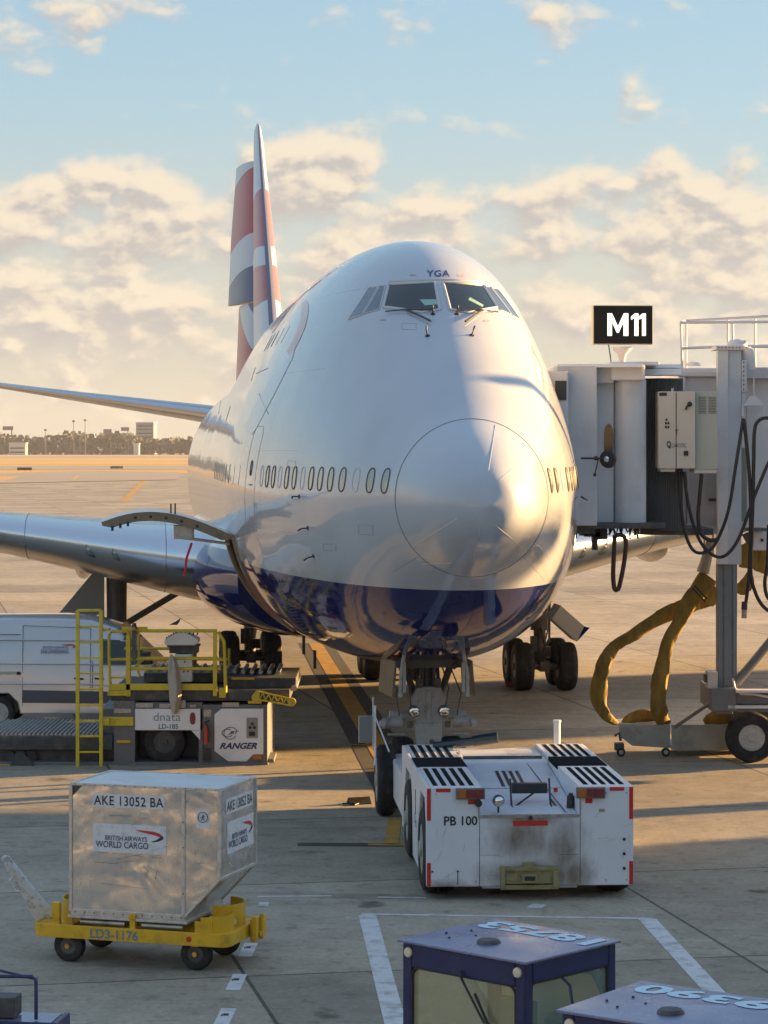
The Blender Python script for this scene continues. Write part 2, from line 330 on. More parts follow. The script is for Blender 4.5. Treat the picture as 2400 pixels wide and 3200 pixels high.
# painted markings
M_wline = mat('worn_white_marking', (.62,.62,.62), .8, var=.1, vscale=5, dirt=(.22,.20,.18), dirt_amt=.85, dscale=3.5)
M_yline = mat('worn_yellow_marking', (.46,.26,.04), .8, var=.2, vscale=3, dirt=(.17,.13,.08), dirt_amt=.85, dscale=1.8)
M_kline = mat('black_marking_border', (.06,.055,.05), .85, var=.3, vscale=2)
def strip(a, b_, w, m, name='painted_line', z=.004, wb=None):
    """a, b_ = photo pixels on the ground, w metres wide"""
    A = PG(*a); B = PG(*b_); d = (B-A).xy.normalized(); n = Vector((-d.y, d.x)); wb = w if wb is None else wb
    pts = [A.xy+n*w/2, A.xy-n*w/2, B.xy-n*wb/2, B.xy+n*wb/2]
    return sheet(name, [tuple(p) for p in pts], m, z)
strip((985,2010),(1290,2520),1.05,M_kline,'guide_line_border',.004)
strip((985,2010),(1290,2520),.42,M_yline,'guide_line',.008)
strip((1290,2520),(1215,3300),.42,M_yline,'guide_line',.008) if False else None
strip((1085,2327),(1185,2329),.14,M_yline,'stop_mark',.008)
strip((930,2639),(1260,2641),.34,M_kline,'stop_bar_border',.004); strip((1150,2640),(1275,2641),.2,M_yline,'stop_bar',.008)
strip((1222,2640),(1234,2560),.22,M_yline,'guide_line',.008)
strip((1128,2857),(2040,2871),.10,M_wline)
strip((1148,2860),(1262,3300),.24,M_wline); strip((2022,2872),(2260,3130),.24,M_wline); strip((2260,3130),(2420,3300),.24,M_wline)
strip((806,2802),(1036,2800),.08,M_wline); strip((1180,2804),(1330,2806),.07,M_wline)
strip((808,2826),(840,2826),.28,M_wline)
strip((1655,2831),(1700,2834),.3,M_wline,'painted_dash'); strip((1080,2868),(1098,2868),.1,M_wline,'painted_dash')
for (x0,y0,x1,y1) in [(765,2990,785,2948),(727,3095,750,3045),(690,3205,715,3152),(660,3290,680,3250)]:
    strip((x0,y0),(x1,y1),.17,M_wline,'painted_dash')
for y in (1845, 1878): strip((-200,y),(2600,y),.12,M_wline,z=.01)
strip((385,1568),(462,1490),.9,M_yline,'taxi_line',.012)
# worn codes painted on the dashes
for (px,py) in ((776,2962),(739,3062),(706,3172)):
    s = MB(); p = PG(px,py)
    s.bb(p.x-.03,p.x+.03,p.y-.05,p.y+.05,.006,.008); s.bb(p.x-.05,p.x-.035,p.y-.07,p.y+.02,.006,.008)
    tag(s.build('dash_mark', M_kline), kind='structure')
# ================================================================ AIRCRAFT
NX, NY, PHI = 1.514, 35.36, math.atan2(.1, .995)
plane = empty('airliner', (NX, NY, 0), PHI, 'huge white and navy jumbo jet parked nose towards the gate, red white and blue tail', 'airplane')
PM = Matrix.Translation((NX, NY, 0)) @ Matrix.Rotation(PHI, 4, 'Z'); PMI = PM.inverted()
T_ = { # station : top, bottom, centre, half width
 'zt': [(0,5.44),(.1,5.74),(.3,5.94),(.7,6.16),(1.2,6.36),(1.6,6.50),(2,6.64),(2.6,6.94),(3.3,7.33),(4.2,7.86),(5.2,8.44),(6.0,8.93),(7,9.42),(8,9.72),(9,9.88),(10,9.97),(12,10.04),(16,10.06),(25,10.04),(29,9.6),(34,8.8),(37,8.6),(50,8.6),(56,8.55),(62,8.4),(68,8.0),(70.5,7.7)],
 'zb': [(0,5.36),(.1,5.10),(.3,4.90),(.7,4.70),(1.2,4.52),(1.6,4.40),(2,4.29),(2.6,4.00),(3.3,3.66),(4.2,3.28),(5.2,3.0),(6,2.82),(7,2.64),(8,2.49),(10,2.32),(14,2.18),(20,2.1),(46,2.1),(50,2.5),(56,3.7),(62,5.1),(68,6.6),(70.5,7.3)],
 'zc': [(0,5.40),(.3,5.42),(1.2,5.45),(2,5.47),(4,5.42),(6,5.36),(8,5.32),(14,5.35),(46,5.35),(56,6.1),(62,6.8),(68,7.3),(70.5,7.5)],
 'w':  [(0,.04),(.1,.31),(.3,.52),(.7,.75),(1.2,.93),(1.6,1.04),(2,1.15),(2.4,1.28),(2.9,1.46),(3.9,1.81),(4.4,1.955),(4.9,2.08),(5.4,2.19),(6.4,2.40),(7.4,2.587),(8.4,2.74),(10,2.96),(12,3.13),(15,3.24),(18,3.25),(48,3.25),(53,2.95),(58,2.35),(64,1.45),(69,.5),(70.5,.2)]}
GS = np.arange(0, 70.5001, .05)
def pchip(xs, ys, xq):
    xs = np.array(xs, float); ys = np.array(ys, float); h = np.diff(xs); d = np.diff(ys)/h
    m = np.zeros(len(xs)); m[0] = d[0]; m[-1] = d[-1]
    for i in range(1, len(xs)-1):
        if d[i-1]*d[i] > 0:
            w1 = 2*h[i]+h[i-1]; w2 = h[i]+2*h[i-1]; m[i] = (w1+w2)/(w1/d[i-1]+w2/d[i])
    k = np.clip(np.searchsorted(xs, xq)-1, 0, len(xs)-2); t = (xq-xs[k])/h[k]
    return (ys[k]*(1+2*t)*(1-t)**2 + h[k]*m[k]*t*(1-t)**2 + ys[k+1]*t*t*(3-2*t) + h[k]*m[k+1]*t*t*(t-1))
TAB = {}
for k_, t_ in T_.items():
    raw = pchip([a for a, _ in t_], [b for _, b in t_], GS)
    sm = raw.copy()
    for it, half in ((0, 9), (1, 9), (2, 7)):
        pad = np.concatenate([np.full(half, sm[0]), sm, np.full(half, sm[-1])])
        ker = np.hanning(2*half+3)[1:-1]; ker /= ker.sum(); sm = np.convolve(pad, ker, 'valid')
    bl = np.clip((GS-1.3)/1.5, 0, 1); bl = bl*bl*(3-2*bl)
    TAB[k_] = raw*(1-bl)+sm*bl
def hp(k, s): return float(np.interp(s, GS, TAB[k]))
def sec(s, th):
    """hull section point; th 0 = top, pi = keel, both sides by sign"""
    zt, zb, zc, w = hp('zt', s), hp('zb', s), hp('zc', s), hp('w', s)
    c = math.cos(th); sn = math.sin(th)
    kk = .08*min(1, max(0, (s-2)/5))*min(1, max(0, (34-s)/6))
    if c >= 0:
        x = w*sn*(1-kk*math.sin(math.pi*abs(c)**1.6)); z = zc+(zt-zc)*c
    else:
        n = 2+.28*min(1, max(0, (s-2)/3)); e = 2/n
        x = w*math.copysign(abs(sn)**e, sn); z = zc-(zc-zb)*abs(c)**e
    return x, z
DOOR = (13.0, 15.6, 2.72, 4.50)    # forward cargo opening: stations, heights
st = [0,.012,.03,.06,.1,.15,.2,.27,.35,.45,.55,.7,.85] + [1+.2*i for i in range(0, 76)] + [16.5+.75*i for i in range(0, 73)]
st = [x for x in st if x < 70.5]+[70.5]
NA = 120; hv = []; hf = []
for s_ in st:
    for k in range(NA):
        x, z = sec(s_, 2*math.pi*k/NA); hv.append((x, s_, z))
for i in range(len(st)-1):
    for k in range(NA):
        ids = (i*NA+k, i*NA+(k+1)%NA, (i+1)*NA+(k+1)%NA, (i+1)*NA+k)
        hf.append(ids)
hv.append((0,-.012,5.40)); hf += [(k, (k+1)%NA, len(hv)-1) for k in range(NA)]
BV = BVHTree.FromPolygons([Vector(v) for v in hv], hf)
hf2 = []
for ids in hf:
    c = sum((Vector(hv[i]) for i in ids), Vector())/len(ids)
    if c.x < 0 and DOOR[0] < c.y < DOOR[1] and DOOR[2] < c.z < DOOR[3]: continue
    hf2.append(ids)
def hull_material():
    m = bpy.data.materials.new('hull_paint'); m.use_nodes = True; nt = m.node_tree; N = nt.nodes; L = nt.links
    b = N['Principled BSDF']
    tc = N.new('ShaderNodeTexCoord'); sp = N.new('ShaderNodeSeparateXYZ'); L.new(tc.outputs['Object'], sp.inputs[0])
    def mth(op, a, b_=None, c=None):
        x = N.new('ShaderNodeMath'); x.operation = op
        for i, v in enumerate((a, b_, c)):
            if v is None: continue
            if hasattr(v, 'links') or not isinstance(v, (int, float)): L.new(v, x.inputs[i])
            else: x.inputs[i].default_value = v
        return x.outputs[0]
    mask = mth('GREATER_THAN', sp.outputs['Z'], 4.05)
    # white with faint grime and skin panel tone; skin laps as fine lines
    n = N.new('ShaderNodeTexNoise'); n.inputs['Scale'].default_value = .8; n.inputs['Detail'].default_value = 7; L.new(tc.outputs['Object'], n.inputs['Vector'])
    mr = N.new('ShaderNodeMapRange'); L.new(n.outputs['Fac'], mr.inputs['Value']); mr.inputs['From Min'].default_value = .3; mr.inputs['From Max'].default_value = .7; mr.inputs['To Min'].default_value = .93; mr.inputs['To Max'].default_value = 1.03
    fr = mth('FRACT', mth('MULTIPLY', sp.outputs['Y'], 1/2.54)); seam = mth('LESS_THAN', mth('ABSOLUTE', mth('SUBTRACT', fr, .5)), .0028)
    far = mth('GREATER_THAN', sp.outputs['Y'], 6.5); seam = mth('MULTIPLY', seam, far)
    zf = mth('FRACT', mth('MULTIPLY', sp.outputs['Z'], 1/1.37)); sz = mth('MULTIPLY', mth('LESS_THAN', mth('ABSOLUTE', mth('SUBTRACT', zf, .5)), .0036), far)
    seam = mth('MULTIPLY', mth('MAXIMUM', seam, sz), .35)
    tone = mth('MULTIPLY', mr.outputs[0], mth('SUBTRACT', 1.0, seam))
    wc = N.new('ShaderNodeVectorMath'); wc.operation = 'SCALE'; wc.inputs[0].default_value = (.48,.51,.56); L.new(tone, wc.inputs['Scale'])
    mx = N.new('ShaderNodeMixRGB'); L.new(mask, mx.inputs[0]); mx.inputs[1].default_value = (.010,.017,.115,1); L.new(wc.outputs[0], mx.inputs[2])
    L.new(mx.outputs[0], b.inputs['Base Color'])
    rad = mth('LESS_THAN', sp.outputs['Y'], 2.0)
    rr = mth('ADD', mth('MULTIPLY', mask, .18), .06); rr = mth('ADD', rr, mth('MULTIPLY', rad, .12)); L.new(rr, b.inputs['Roughness'])
    b.inputs['Specular IOR Level'].default_value = .28; L.new(mth('ADD', mth('MULTIPLY', mask, .65), .10), b.inputs['Coat Weight']); b.inputs['Coat IOR'].default_value = 1.5
    L.new(mth('ADD', mth('MULTIPLY', rad, .10), .018), b.inputs['Coat Roughness'])
    n2 = N.new('ShaderNodeTexNoise'); n2.inputs['Scale'].default_value = 1.1; n2.inputs['Detail'].default_value = 3; L.new(tc.outputs['Object'], n2.inputs['Vector'])
    bp = N.new('ShaderNodeBump'); bp.inputs['Distance'].default_value = .010; bp.inputs['Strength'].default_value = .8; L.new(n2.outputs['Fac'], bp.inputs['Height'])
    L.new(bp.outputs[0], b.inputs['Normal']); L.new(bp.outputs[0], b.inputs['Coat Normal'])
    return m
M_hull = hull_material()
h = MB(); h.add(hv, hf2); fuselage = h.build('fuselage', M_hull, plane, smooth=60)
def hull_cam(px, py):
    o = PMI @ Vector((0, 0, CH)); t = PMI @ PY(px, py, 40); d = (t-o).normalized()
    r = BV.ray_cast(o, d); return r[0], r[1]
def hull_front(x, z): r = BV.ray_cast(Vector((x, -5, z)), Vector((0, 1, 0))); return r[0], r[1]
def hull_side(s_, z, sg): r = BV.ray_cast(Vector((sg*12, s_, z)), Vector((-sg, 0, 0))); return r[0], r[1]
def outn(p, n):
    s_ = p.y; c = Vector((0, s_+1.0, hp('zc', min(70, max(0, s_))))); return n if n.dot(p-c) > 0 else -n
def onhull(pn, off):
    p, n = pn
    return p + outn(p, n)*off
def patch(mb, poly, proj, off, step, mi=None):
    """triangulate and refine a 2-D outline, then lay every vertex on the hull"""
    bm = bmesh.new(); vs = [bm.verts.new((a, b_, 0)) for a, b_ in poly]; bm.faces.new(vs)
    bmesh.ops.triangulate(bm, faces=bm.faces[:])
    for _ in range(6):
        lg = [e for e in bm.edges if e.calc_length() > step]
        if not lg: break
        bmesh.ops.subdivide_edges(bm, edges=lg, cuts=1, use_grid_fill=False); bmesh.ops.triangulate(bm, faces=[f for f in bm.faces if len(f.verts) > 3])
    bm.verts.index_update(); pts = []; ok = []
    for v in bm.verts:
        r = proj(v.co.x, v.co.y)
        if r[0] is None: pts.append((0,0,0)); ok.append(False)
        else: pts.append(tuple(onhull(r, off))); ok.append(True)
    fs = [tuple(v.index for v in f.verts) for f in bm.faces if all(ok[v.index] for v in f.verts)]
    bm.free(); mb.add(pts, fs, mi)
def hline(mb, pts, proj, r, off=.002, seg=10, closed=False, n=5, mi=None):
    out = []; m = len(pts)
    for i in range(m if closed else m-1):
        a = pts[i]; b_ = pts[(i+1) % m]
        for t in range(seg):
            q = proj(a[0]+(b_[0]-a[0])*t/seg, a[1]+(b_[1]-a[1])*t/seg)
            if q[0] is not None: out.append(onhull(q, off))
    if not closed:
        q = proj(*pts[-1])
        if q[0] is not None: out.append(onhull(q, off))
    if len(out) > 1: mb.tube(out, r, n, closed=closed, mi=mi)
def text_mesh(txt, bold=0.0, shear=0.0, spacing=1.0):
    c = bpy.data.curves.new('t', 'FONT'); c.body = txt; c.offset = bold; c.shear = shear; c.space_character = spacing; c.resolution_u = 3; c.align_x = 'LEFT'
    o = bpy.data.objects.new('t', c); COL.objects.link(o); dg = bpy.context.evaluated_depsgraph_get(); dg.update()
    me = o.evaluated_get(dg).to_mesh(); vs = [(v.co.x, v.co.y) for v in me.vertices]; fs = [tuple(p.vertices) for p in me.polygons]
    o.evaluated_get(dg).to_mesh_clear(); bpy.data.objects.remove(o); bpy.data.curves.remove(c)
    x0 = min(v[0] for v in vs); x1 = max(v[0] for v in vs); y0 = min(v[1] for v in vs); y1 = max(v[1] for v in vs)
    return [((x-x0)/(x1-x0), (y-y0)/(y1-y0)) for x, y in vs], fs
def text_on(mb, txt, o, eu, ev, bold=0.01, shear=0, off=.004, mi=None, spacing=1.0):
    """lettering filling the parallelogram o + u*eu + v*ev"""
    vs, fs = text_mesh(txt, bold, shear, spacing); o = Vector(o); eu = Vector(eu); ev = Vector(ev); nn = eu.cross(ev).normalized()*off
    mb.add([tuple(o+eu*a+ev*b_+nn) for a, b_ in vs], fs, mi)

# radome joint and lightning strips
M_seam = mat('seam_line', (.24,.24,.26), .6)
M_strip = mat('strip_metal', (.7,.7,.68), .3, metal=.6)
rd = MB(); rd.tube([(lambda xz: (xz[0]*1.001, 2.0, xz[1]))(sec(2.0, 2*math.pi*k/120)) for k in range(120)], .009, 5, closed=True)
rd.build('radome_joint', M_seam, plane)
for pts in ([(1548,1328),(1527,1470)],[(1660,1410),(1562,1500)],[(1290,1708),(1430,1620)],[(1545,1638),(1648,1725)],[(1320,1762),(1410,1760)],[(1463,1830),(1500,1650)]):
    l = MB(); hline(l, pts, hull_cam, .0045, .002); l.build('lightning_strip', M_strip, plane)
for pts in ([(1640,1745),(1700,1810)],[(1225,1790),(1320,1730)]):
    l = MB(); hline(l, pts, hull_cam, .003, .001); l.build('skin_seam', M_seam, plane)
# cockpit glazing, mirrored about the centre line
def front_poly(px): return [(lambda p: (p.x, p.z))(hull_cam(*q)[0]) for q in px]
WS = [[(1216,890),(1359,884),(1375,968),(1318,977),(1199,960)],
      [(1188,894),(1206,892),(1186,967),(1137,982)],
      [(1154,899),(1181,896),(1131,985),(1090,998)]]
M_wframe = mat('window_frame', (.55,.55,.56), .4, metal=.2)
M_cabin = mat('cockpit_paper', (.30,.50,.42), .6)
M_sideglass = mat('side_cockpit_glass', (.05,.065,.09), .08, coat=1)
for i, poly in enumerate(WS):
    q = front_poly(poly); base = q
    if i == 0:
        ax = 0.0; q = [(min(x, -.045), z) for x, z in q]
    for sg in (1, -1):
        qq = [(x*sg, z) for x, z in q]
        wf = MB(); hline(wf, qq, hull_front, .028 if i == 0 else .014, .004, closed=True, n=6); fo = wf.build('cockpit_window', M_wframe, plane, smooth=50)
        gl = MB(); patch(gl, qq, hull_front, .008, .12); gl.build('pane', M_glassdark if i == 0 else M_sideglass, fo, smooth=40)
        if i == 0:
            pr = MB(); cx = sum(a for a, _ in qq)/5; cz = sum(b_ for _, b_ in qq)/5
            pp = [(cx+.10*sg*sg-.02,cz-.02),(cx+.34,cz-.02),(cx+.36,cz-.11),(cx+.14,cz-.13)] if sg == 1 else [(cx-.02,cz-.02),(cx+.02,cz+.03),(cx+.24,cz-.10),(cx+.21,cz-.14)]
            patch(pr, pp, hull_front, .011, .1); pr.build('sun_shade', M_cabin, fo)
# brow and sill fairing around the windscreen
top = front_poly([(1216,880),(1300,875),(1378,874)]); l = MB(); hline(l, top+[(-x, z) for x, z in top[::-1]], hull_front, .02, .004); l.build('windscreen_brow', M_wframe, plane, smooth=50)
# wipers
for sg in (-1, 1):
    w = MB(); a = [hull_front(sg*x, z)[0]+Vector((0,-.05,.03)) for x, z in ((.93,8.42),(.62,8.44),(.20,8.42))]
    w.tube(a, .012, 5); b_ = [hull_front(sg*x, z)[0]+Vector((0,-.04,.03)) for x, z in ((.62,8.43),(.40,8.30),(.28,8.22))]; w.tube(b_, .018, 5)
    w.build('windscreen_wiper', M_black, plane)
# registration letters above the windscreen
tv, tf = text_mesh('YGA', .02, 0, 1.1); rg = MB(); pts = []
for a, b_ in tv: pts.append(tuple(onhull(hull_cam(1333+a*72, 865-b_*20), .006)))
rg.add(pts, tf); rg.build('registration_letters', M_navyink, plane)
# probes and vanes
def probe(px, py, dx, dy, name='air_probe', L_=.12):
    p, n = hull_cam(px, py)
    if p is None: return
    n = outn(p, n); q = p+n*L_; pr = MB(); pr.tube([p-n*.01, q], .011, 6); pr.tube([q, q+Vector((dx, 0, dy))], .014, 6); pr.tube([p, p+n*.01], .04, 8); pr.build(name, M_black, plane)
for a in [(1336,1050,0,.05),(1474,1048,.02,.05),(935,1552,0,-.04),(962,1650,-.05,-.04),(980,1738,-.05,-.04),(925,1975,0,-.06),(1353,982,0,.04),(1427,982,0,.04)]: probe(*a)
for (px, py, dx) in ((1815,1552,.12),): 
    pr = MB(); p0 = PY(px, py, 42.5); p1 = PY(px+22, py+12, 42.5); pr.tube([PMI @ p0, PMI @ p1], [.02,.008], 6); pr.build('air_probe', M_black, plane)
# cabin windows
M_cabwin = mat('cabin_window_glass', (.25,.26,.24), .12, coat=1, var=.3, vscale=2)
M_cabin_open = mat('cabin_window_rim', (.09,.085,.08), .5)
M_farrim = mat('pale_window_rim', (.45,.44,.43), .5); M_farpane = mat('drawn_window_blind', (.60,.60,.59), .15, coat=1)
M_blank = mat('plugged_window', (.62,.62,.63), .3)
def cabin_window(s_, sg, blank=False, z0=5.715, hw=.115, hh=.185, far=False):
    outl = []
    for k in range(20):
        a = 2*math.pi*k/20; cx = math.copysign(abs(math.cos(a))**.75, math.cos(a)); cz = math.copysign(abs(math.sin(a))**.8, math.sin(a))
        outl.append((s_+hw*cx, z0+hh*cz))
    pj = lambda a, b_: hull_side(a, b_, sg)
    fr = MB(); ring = [onhull(pj(a, b_), .003) for a, b_ in outl]; fr.tube(ring, .003 if far else (.006 if blank else .013), 5, closed=True)
    fo = fr.build('cabin_window', M_farrim if far else (M_blank if blank else M_cabin_open), plane)
    if not blank and not (far and s_ > 13):
        gl = MB(); c = onhull(pj(s_, z0), .005); ring = [tuple(onhull(pj(a, b_), .005)) for a, b_ in outl]; gl.add(ring+[tuple(c)], [(k, (k+1)%20, 20) for k in range(20)]); gl.build('pane', M_farpane if far else M_cabwin, fo)
slots = [2.4+.5*i for i in range(15)]; blank_i = {2, 7, 10, 13, 14}
blank_i = {2: 3.4, 7: 5.9, 10: 7.4, 13: 8.9}
for sg in (-1, 1):
    for i in range(14): cabin_window(2.4+.5*i, sg, i in blank_i)
    s_ = 11.6
    while s_ < 21.5: cabin_window(s_, sg, hw=.11, far=True); s_ += 1.016
# doors outlines
for sg in (-1, 1):
    for (s0, s1, z0, z1) in ((9.5, 10.55, 4.72, 6.6),):
        d = MB(); r_ = .14; pj = lambda a, b_: hull_side(a, b_, sg)
        o_ = [(s0+r_, z0), (s1-r_, z0), (s1, z0+r_), (s1, z1-r_), (s1-r_, z1), (s0+r_, z1), (s0, z1-r_), (s0, z0+r_)]
        hline(d, o_, pj, .004, .001, closed=True, seg=8); hline(d, [(s0+.25,5.55),(s0+.55,5.55)], pj, .012, .004)
        dm = d.build('cabin_door', M_seam, plane)
        cabin_window((s0+s1)/2, sg, z0=5.85, hw=.08, hh=.13)
# cream patches and ribbon emblem on the side
M_ribred = mat('ribbon_red', (.50,.07,.07), .25, coat=.6); M_ribblue = mat('ribbon_grey_blue', (.42,.48,.60), .25, coat=.6)
rb = MB(); patch(rb, [(944,946),(958,938),(965,950),(963,985),(953,1025),(938,1060),(922,1090),(906,1112),(897,1096),(915,1064),(930,1030),(941,990)], hull_cam, .006, 18); rb.build('ribbon_emblem', M_ribred, plane, smooth=50)
rb = MB(); patch(rb, [(906,1112),(922,1090),(915,1118),(890,1168),(860,1228),(828,1288),(802,1338),(788,1358),(768,1352),(764,1330),(790,1280),(830,1215),(866,1160)], hull_cam, .006, 20); rb.build('ribbon_emblem', M_ribblue, plane, smooth=50)
rb = MB(); patch(rb, [(880,968),(900,950),(918,944),(905,962),(886,992),(868,1018),(850,1042),(846,1030)], hull_cam, .006, 14); rb.build('ribbon_emblem', M_ribred, plane, smooth=50)
for k in range(5):   # upper deck windows
    cabin_window(11.8+1.016*k, -1, z0=8.35, hw=.1, hh=.16, far=True); cabin_window(11.8+1.016*k, 1, z0=8.35, hw=.1, hh=.16, far=True)
for (a, b_) in (((810,1230),(839,1294)),((695,1225),(683,1294)),((720,1270),(706,1315)),((660,1285),(640,1330)),((798,1149),(785,1190)),((838,1150),(800,1168)),((735,1185),(683,1228))):
    l = MB(); hline(l, [a, b_], hull_cam, .006, .002); l.build('skin_seam', M_seam, plane)
# forward cargo door, swung open, with its opening
M_inner = mat('door_inner_lining', (.24,.19,.13), .6, var=.3, vscale=4, dirt=(.08,.06,.04), dirt_amt=.7, dscale=4)
M_hold = mat('hold_interior', (.10,.095,.085), .8, var=.3)
s0, s1, z0, z1 = DOOR
hd = MB()
secp = [(hull_side((s0+s1)/2, z0+(z1-z0)*t/8, -1)[0]) for t in range(9)]
outp = [(p.x+.03, p.z) for p in secp]
for (ya, yb) in ((s0-.04, s0), (s1, s1+.04)): hd.loft([[(x, ya, z) for x, z in outp+[(-1.0, z1), (-1.0, z0)]], [(x, yb, z) for x, z in outp+[(-1.0, z1), (-1.0, z0)]]])
hd.bb(-1.04,-1.0,s0,s1,z0,z1); hd.bb(outp[0][0]+.02,-1.0,s0,s1,z0-.03,z0+.02); hd.bb(outp[-1][0]+.02,-1.0,s0,s1,z1-.02,z1+.03)
for k in range(5): hd.bb(outp[0][0]+.1,-1.1,s0+.3+k*.5,s0+.34+k*.5,z0+.02,z0+.06)
hd.build('cargo_hold', M_hold, plane)
fr = MB()
for ss in (s0, s1):
    ring = [onhull(hull_side(ss, z0+(z1-z0)*t/14, -1), .0) for t in range(15)]
    fr.tube(ring, .055, 6)
for zz in (z0, z1): fr.tube([onhull(hull_side(s0+(s1-s0)*t/6, zz, -1), .0) for t in range(7)], .05, 6)
fr.build('cargo_door_frame', M_inner, plane, smooth=50)
fr = MB(); fr.tube([onhull(hull_side(s0-.02, z0+(z1-z0)*t/14, -1), .03) for t in range(2, 9)], .022, 5); fr.build('door_seal', mat('door_seal_red', (.35,.02,.03), .5), plane)
sill = onhull(hull_side(s0+.05, z1, -1), 0)
arc = []
for t in range(17):
    u = t/16; x = sill.x-.02-2.52*u; z = sill.z+.02+ .62*math.sin(math.pi*min(1,u*1.02)*.60)*1.0 - .62*max(0,u-.0)**2.2*.52
    arc.append((x, z))
dr = MB(); ro = []; 
for (x, z) in arc: ro.append((x, z))
# outer skin + inner lining as a curved shell 0.17 m thick
outer = []; inner = []
for i, (x, z) in enumerate(arc):
    a = arc[max(0, i-1)]; b_ = arc[min(16, i+1)]; t = Vector((b_[0]-a[0], 0, b_[1]-a[1])).normalized(); n = Vector((t.z, 0, -t.x)); n = n if n.z > 0 else -n
    th = .17 if 0 < i < 16 else .07
    outer.append((x, z)); inner.append((x-n.x*th, z-n.z*th))
ringp = [(x, 0, z) for x, z in outer]+[(x, 0, z) for x, z in inner[::-1]]
dr.loft([[(x, s0+.04, z) for x, _, z in ringp], [(x, s1-.04, z) for x, _, z in ringp]])
cd = dr.build('cargo_door', M_inner, plane, smooth=35)
sk = MB(); sk.loft([[(x, s0+.03, z+.004) for x, z in outer], [(x, s1-.03, z+.004) for x, z in outer]], closed=False, cap=False); sk.build('door_skin', M_blank, cd, smooth=60)
lk = MB()
for (i, dx) in ((15,.0),(14,.03),(13,.06)): lk.box((inner[i][0], s0+.06, inner[i][1]-.01), (.05,.1,.09))
for i in (4, 6, 8, 10, 12): lk.tube([(inner[i][0], s0+.03, (inner[i][1]+outer[i][1])/2-.01), (inner[i][0], s0+.05, (inner[i][1]+outer[i][1])/2)], .03, 8)
lk.build('door_latch', M_black, cd)
ac = MB(); p = inner[3]; ac.tube([(sill.x-.08, s0+.3, sill.z-.14), (inner[5][0], s0+.3, inner[5][1]-.22)], .03, 8); ac.box((inner[5][0], s0+.3, inner[5][1]-.12), (.2,.12,.24)); ac.box((inner[6][0]+.03, s0+.4, inner[6][1]-.14), (.34,.5,.26)); ac.build('door_actuator', M_steel, cd)
tp = MB(); tp.tube([(inner[5][0]+.05, s0+.2, inner[5][1]-.3), (inner[6][0]+.1, s0+.2, inner[5][1]-.6), (inner[6][0]+.06, s0+.2, inner[5][1]-.95)], .025, 5); tp.build('warning_streamer', mat('streamer_red', (.6,.03,.04), .8), cd)
fn = MB(); fn.box((outer[7][0], s0+.5, outer[7][1]+.10), (.03,.03,.22)); fn.box((outer[7][0]-.08, s0+.6, outer[7][1]+.10), (.03,.03,.2)); fn.build('door_vane', M_black, cd)
# wing to body fairing
fa = MB(); rings = []
for t in range(0, 49):
    s_ = 16.5+.6*t; e = min(1, (s_-16.5)/5.5)*min(1, max(0, (45.3-s_)/7)); e = math.sin(e*math.pi/2)
    w = 2.9+.82*e; zb = 2.22-.30*e; zc = 3.45; zt = 4.75-.05*e
    ring = []
    for k in range(64):
        a = 2*math.pi*k/64; c = math.cos(a); sn = math.sin(a); ex = .82
        ring.append((w*math.copysign(abs(sn)**ex, sn), s_, zc+((zt-zc) if c > 0 else (zc-zb))*math.copysign(abs(c)**ex, c)))
    rings.append(ring)
fa.loft(rings); fa.build('belly_fairing', M_hull, plane, smooth=60)
# wings
M_wing = mat('wing_grey', (.33,.34,.36), .22, metal=.65, var=.12, vscale=1.5, rvar=.06)
M_le = mat('polished_leading_edge', (.66,.69,.73), .24, metal=.95)
def foil(n=18):
    up = []; 
    for i in range(n+1):
        x = (1-math.cos(math.pi*i/n))/2; y = 5*(.2969*math.sqrt(x)-.126*x-.3516*x*x+.2843*x**3-.1036*x**4); up.append((x, y))
    return up
def wing(secs, sg, name, mats, label=None, tw=0.035, split=4, vertical=False):
    up = foil(); rings = []
    for (lat, sle, z, ch, th) in secs:
        r = []
        for (x, y) in up: r.append((x, y*.95))
        for (x, y) in up[-2:0:-1]: r.append((x, -y*1.05))
        rr = []
        for (x, y) in r:
            rr.append((sg*lat, sle+x*ch, z+y*th - x*ch*tw))
        rings.append(rr)
    w = MB(); n = len(rings[0]); w.loft(rings)
    nf = len(up)
    for i, f in enumerate(w.f[:-2]):
        k = i % n
        kk = min(k, n-1-k)
        w.m[i] = 1 if kk < split else 0
    return w.build(name, mats, plane, smooth=50)
WSEC = [(2.6,20.1,3.66,15.5,2.05),(3.6,21.0,3.72,14.8,1.9),(5,22.2,3.86,13.6,1.6),(6.6,23.7,4.04,12.6,1.3),(8.2,25.2,4.22,11.6,1.06),(12.5,29,4.66,9,.85),(22,37.5,5.7,6,.5),(31.5,45.8,6.9,3.6,.28)]
for sg in (-1, 1): wing(WSEC, sg, 'wing', [M_wing, M_le])
SSEC = [(.6,60.5,7.35,8.6,.85),(3,62.6,7.72,7.4,.66),(7,66.0,8.30,5.2,.42),(11.1,69.6,8.92,2.9,.22)]
for sg in (-1, 1): wing(SSEC, sg, 'tailplane', [M_wing, M_le], tw=0.0, split=2)
M_gl = mat('landing_lamp_glass', (.22,.27,.25), .06, coat=1, metal=.5)
for lat, sl_, z_ in ((5.35,22.60,3.80),(5.97,23.17,3.86)):
    for sg in (-1, 1):
        p = MB(); p.lathe([(.001,-.05),(.08,-.045),(.15,-.02),(.175,.03),(.17,.25)], (sg*lat, sl_+.10, z_), (sg*.25,.97,.0), 24); lo = p.build('landing_light', M_gl, plane, smooth=50)
        p = MB(); p.tube([(sg*lat+.185*math.cos(a)*.97, sl_+.125-sg*.185*math.cos(a)*.25, z_+.185*math.sin(a)) for a in [2*math.pi*k/24 for k in range(24)]], .012, 5, closed=True); p.build('lamp_rim', M_seam, lo)
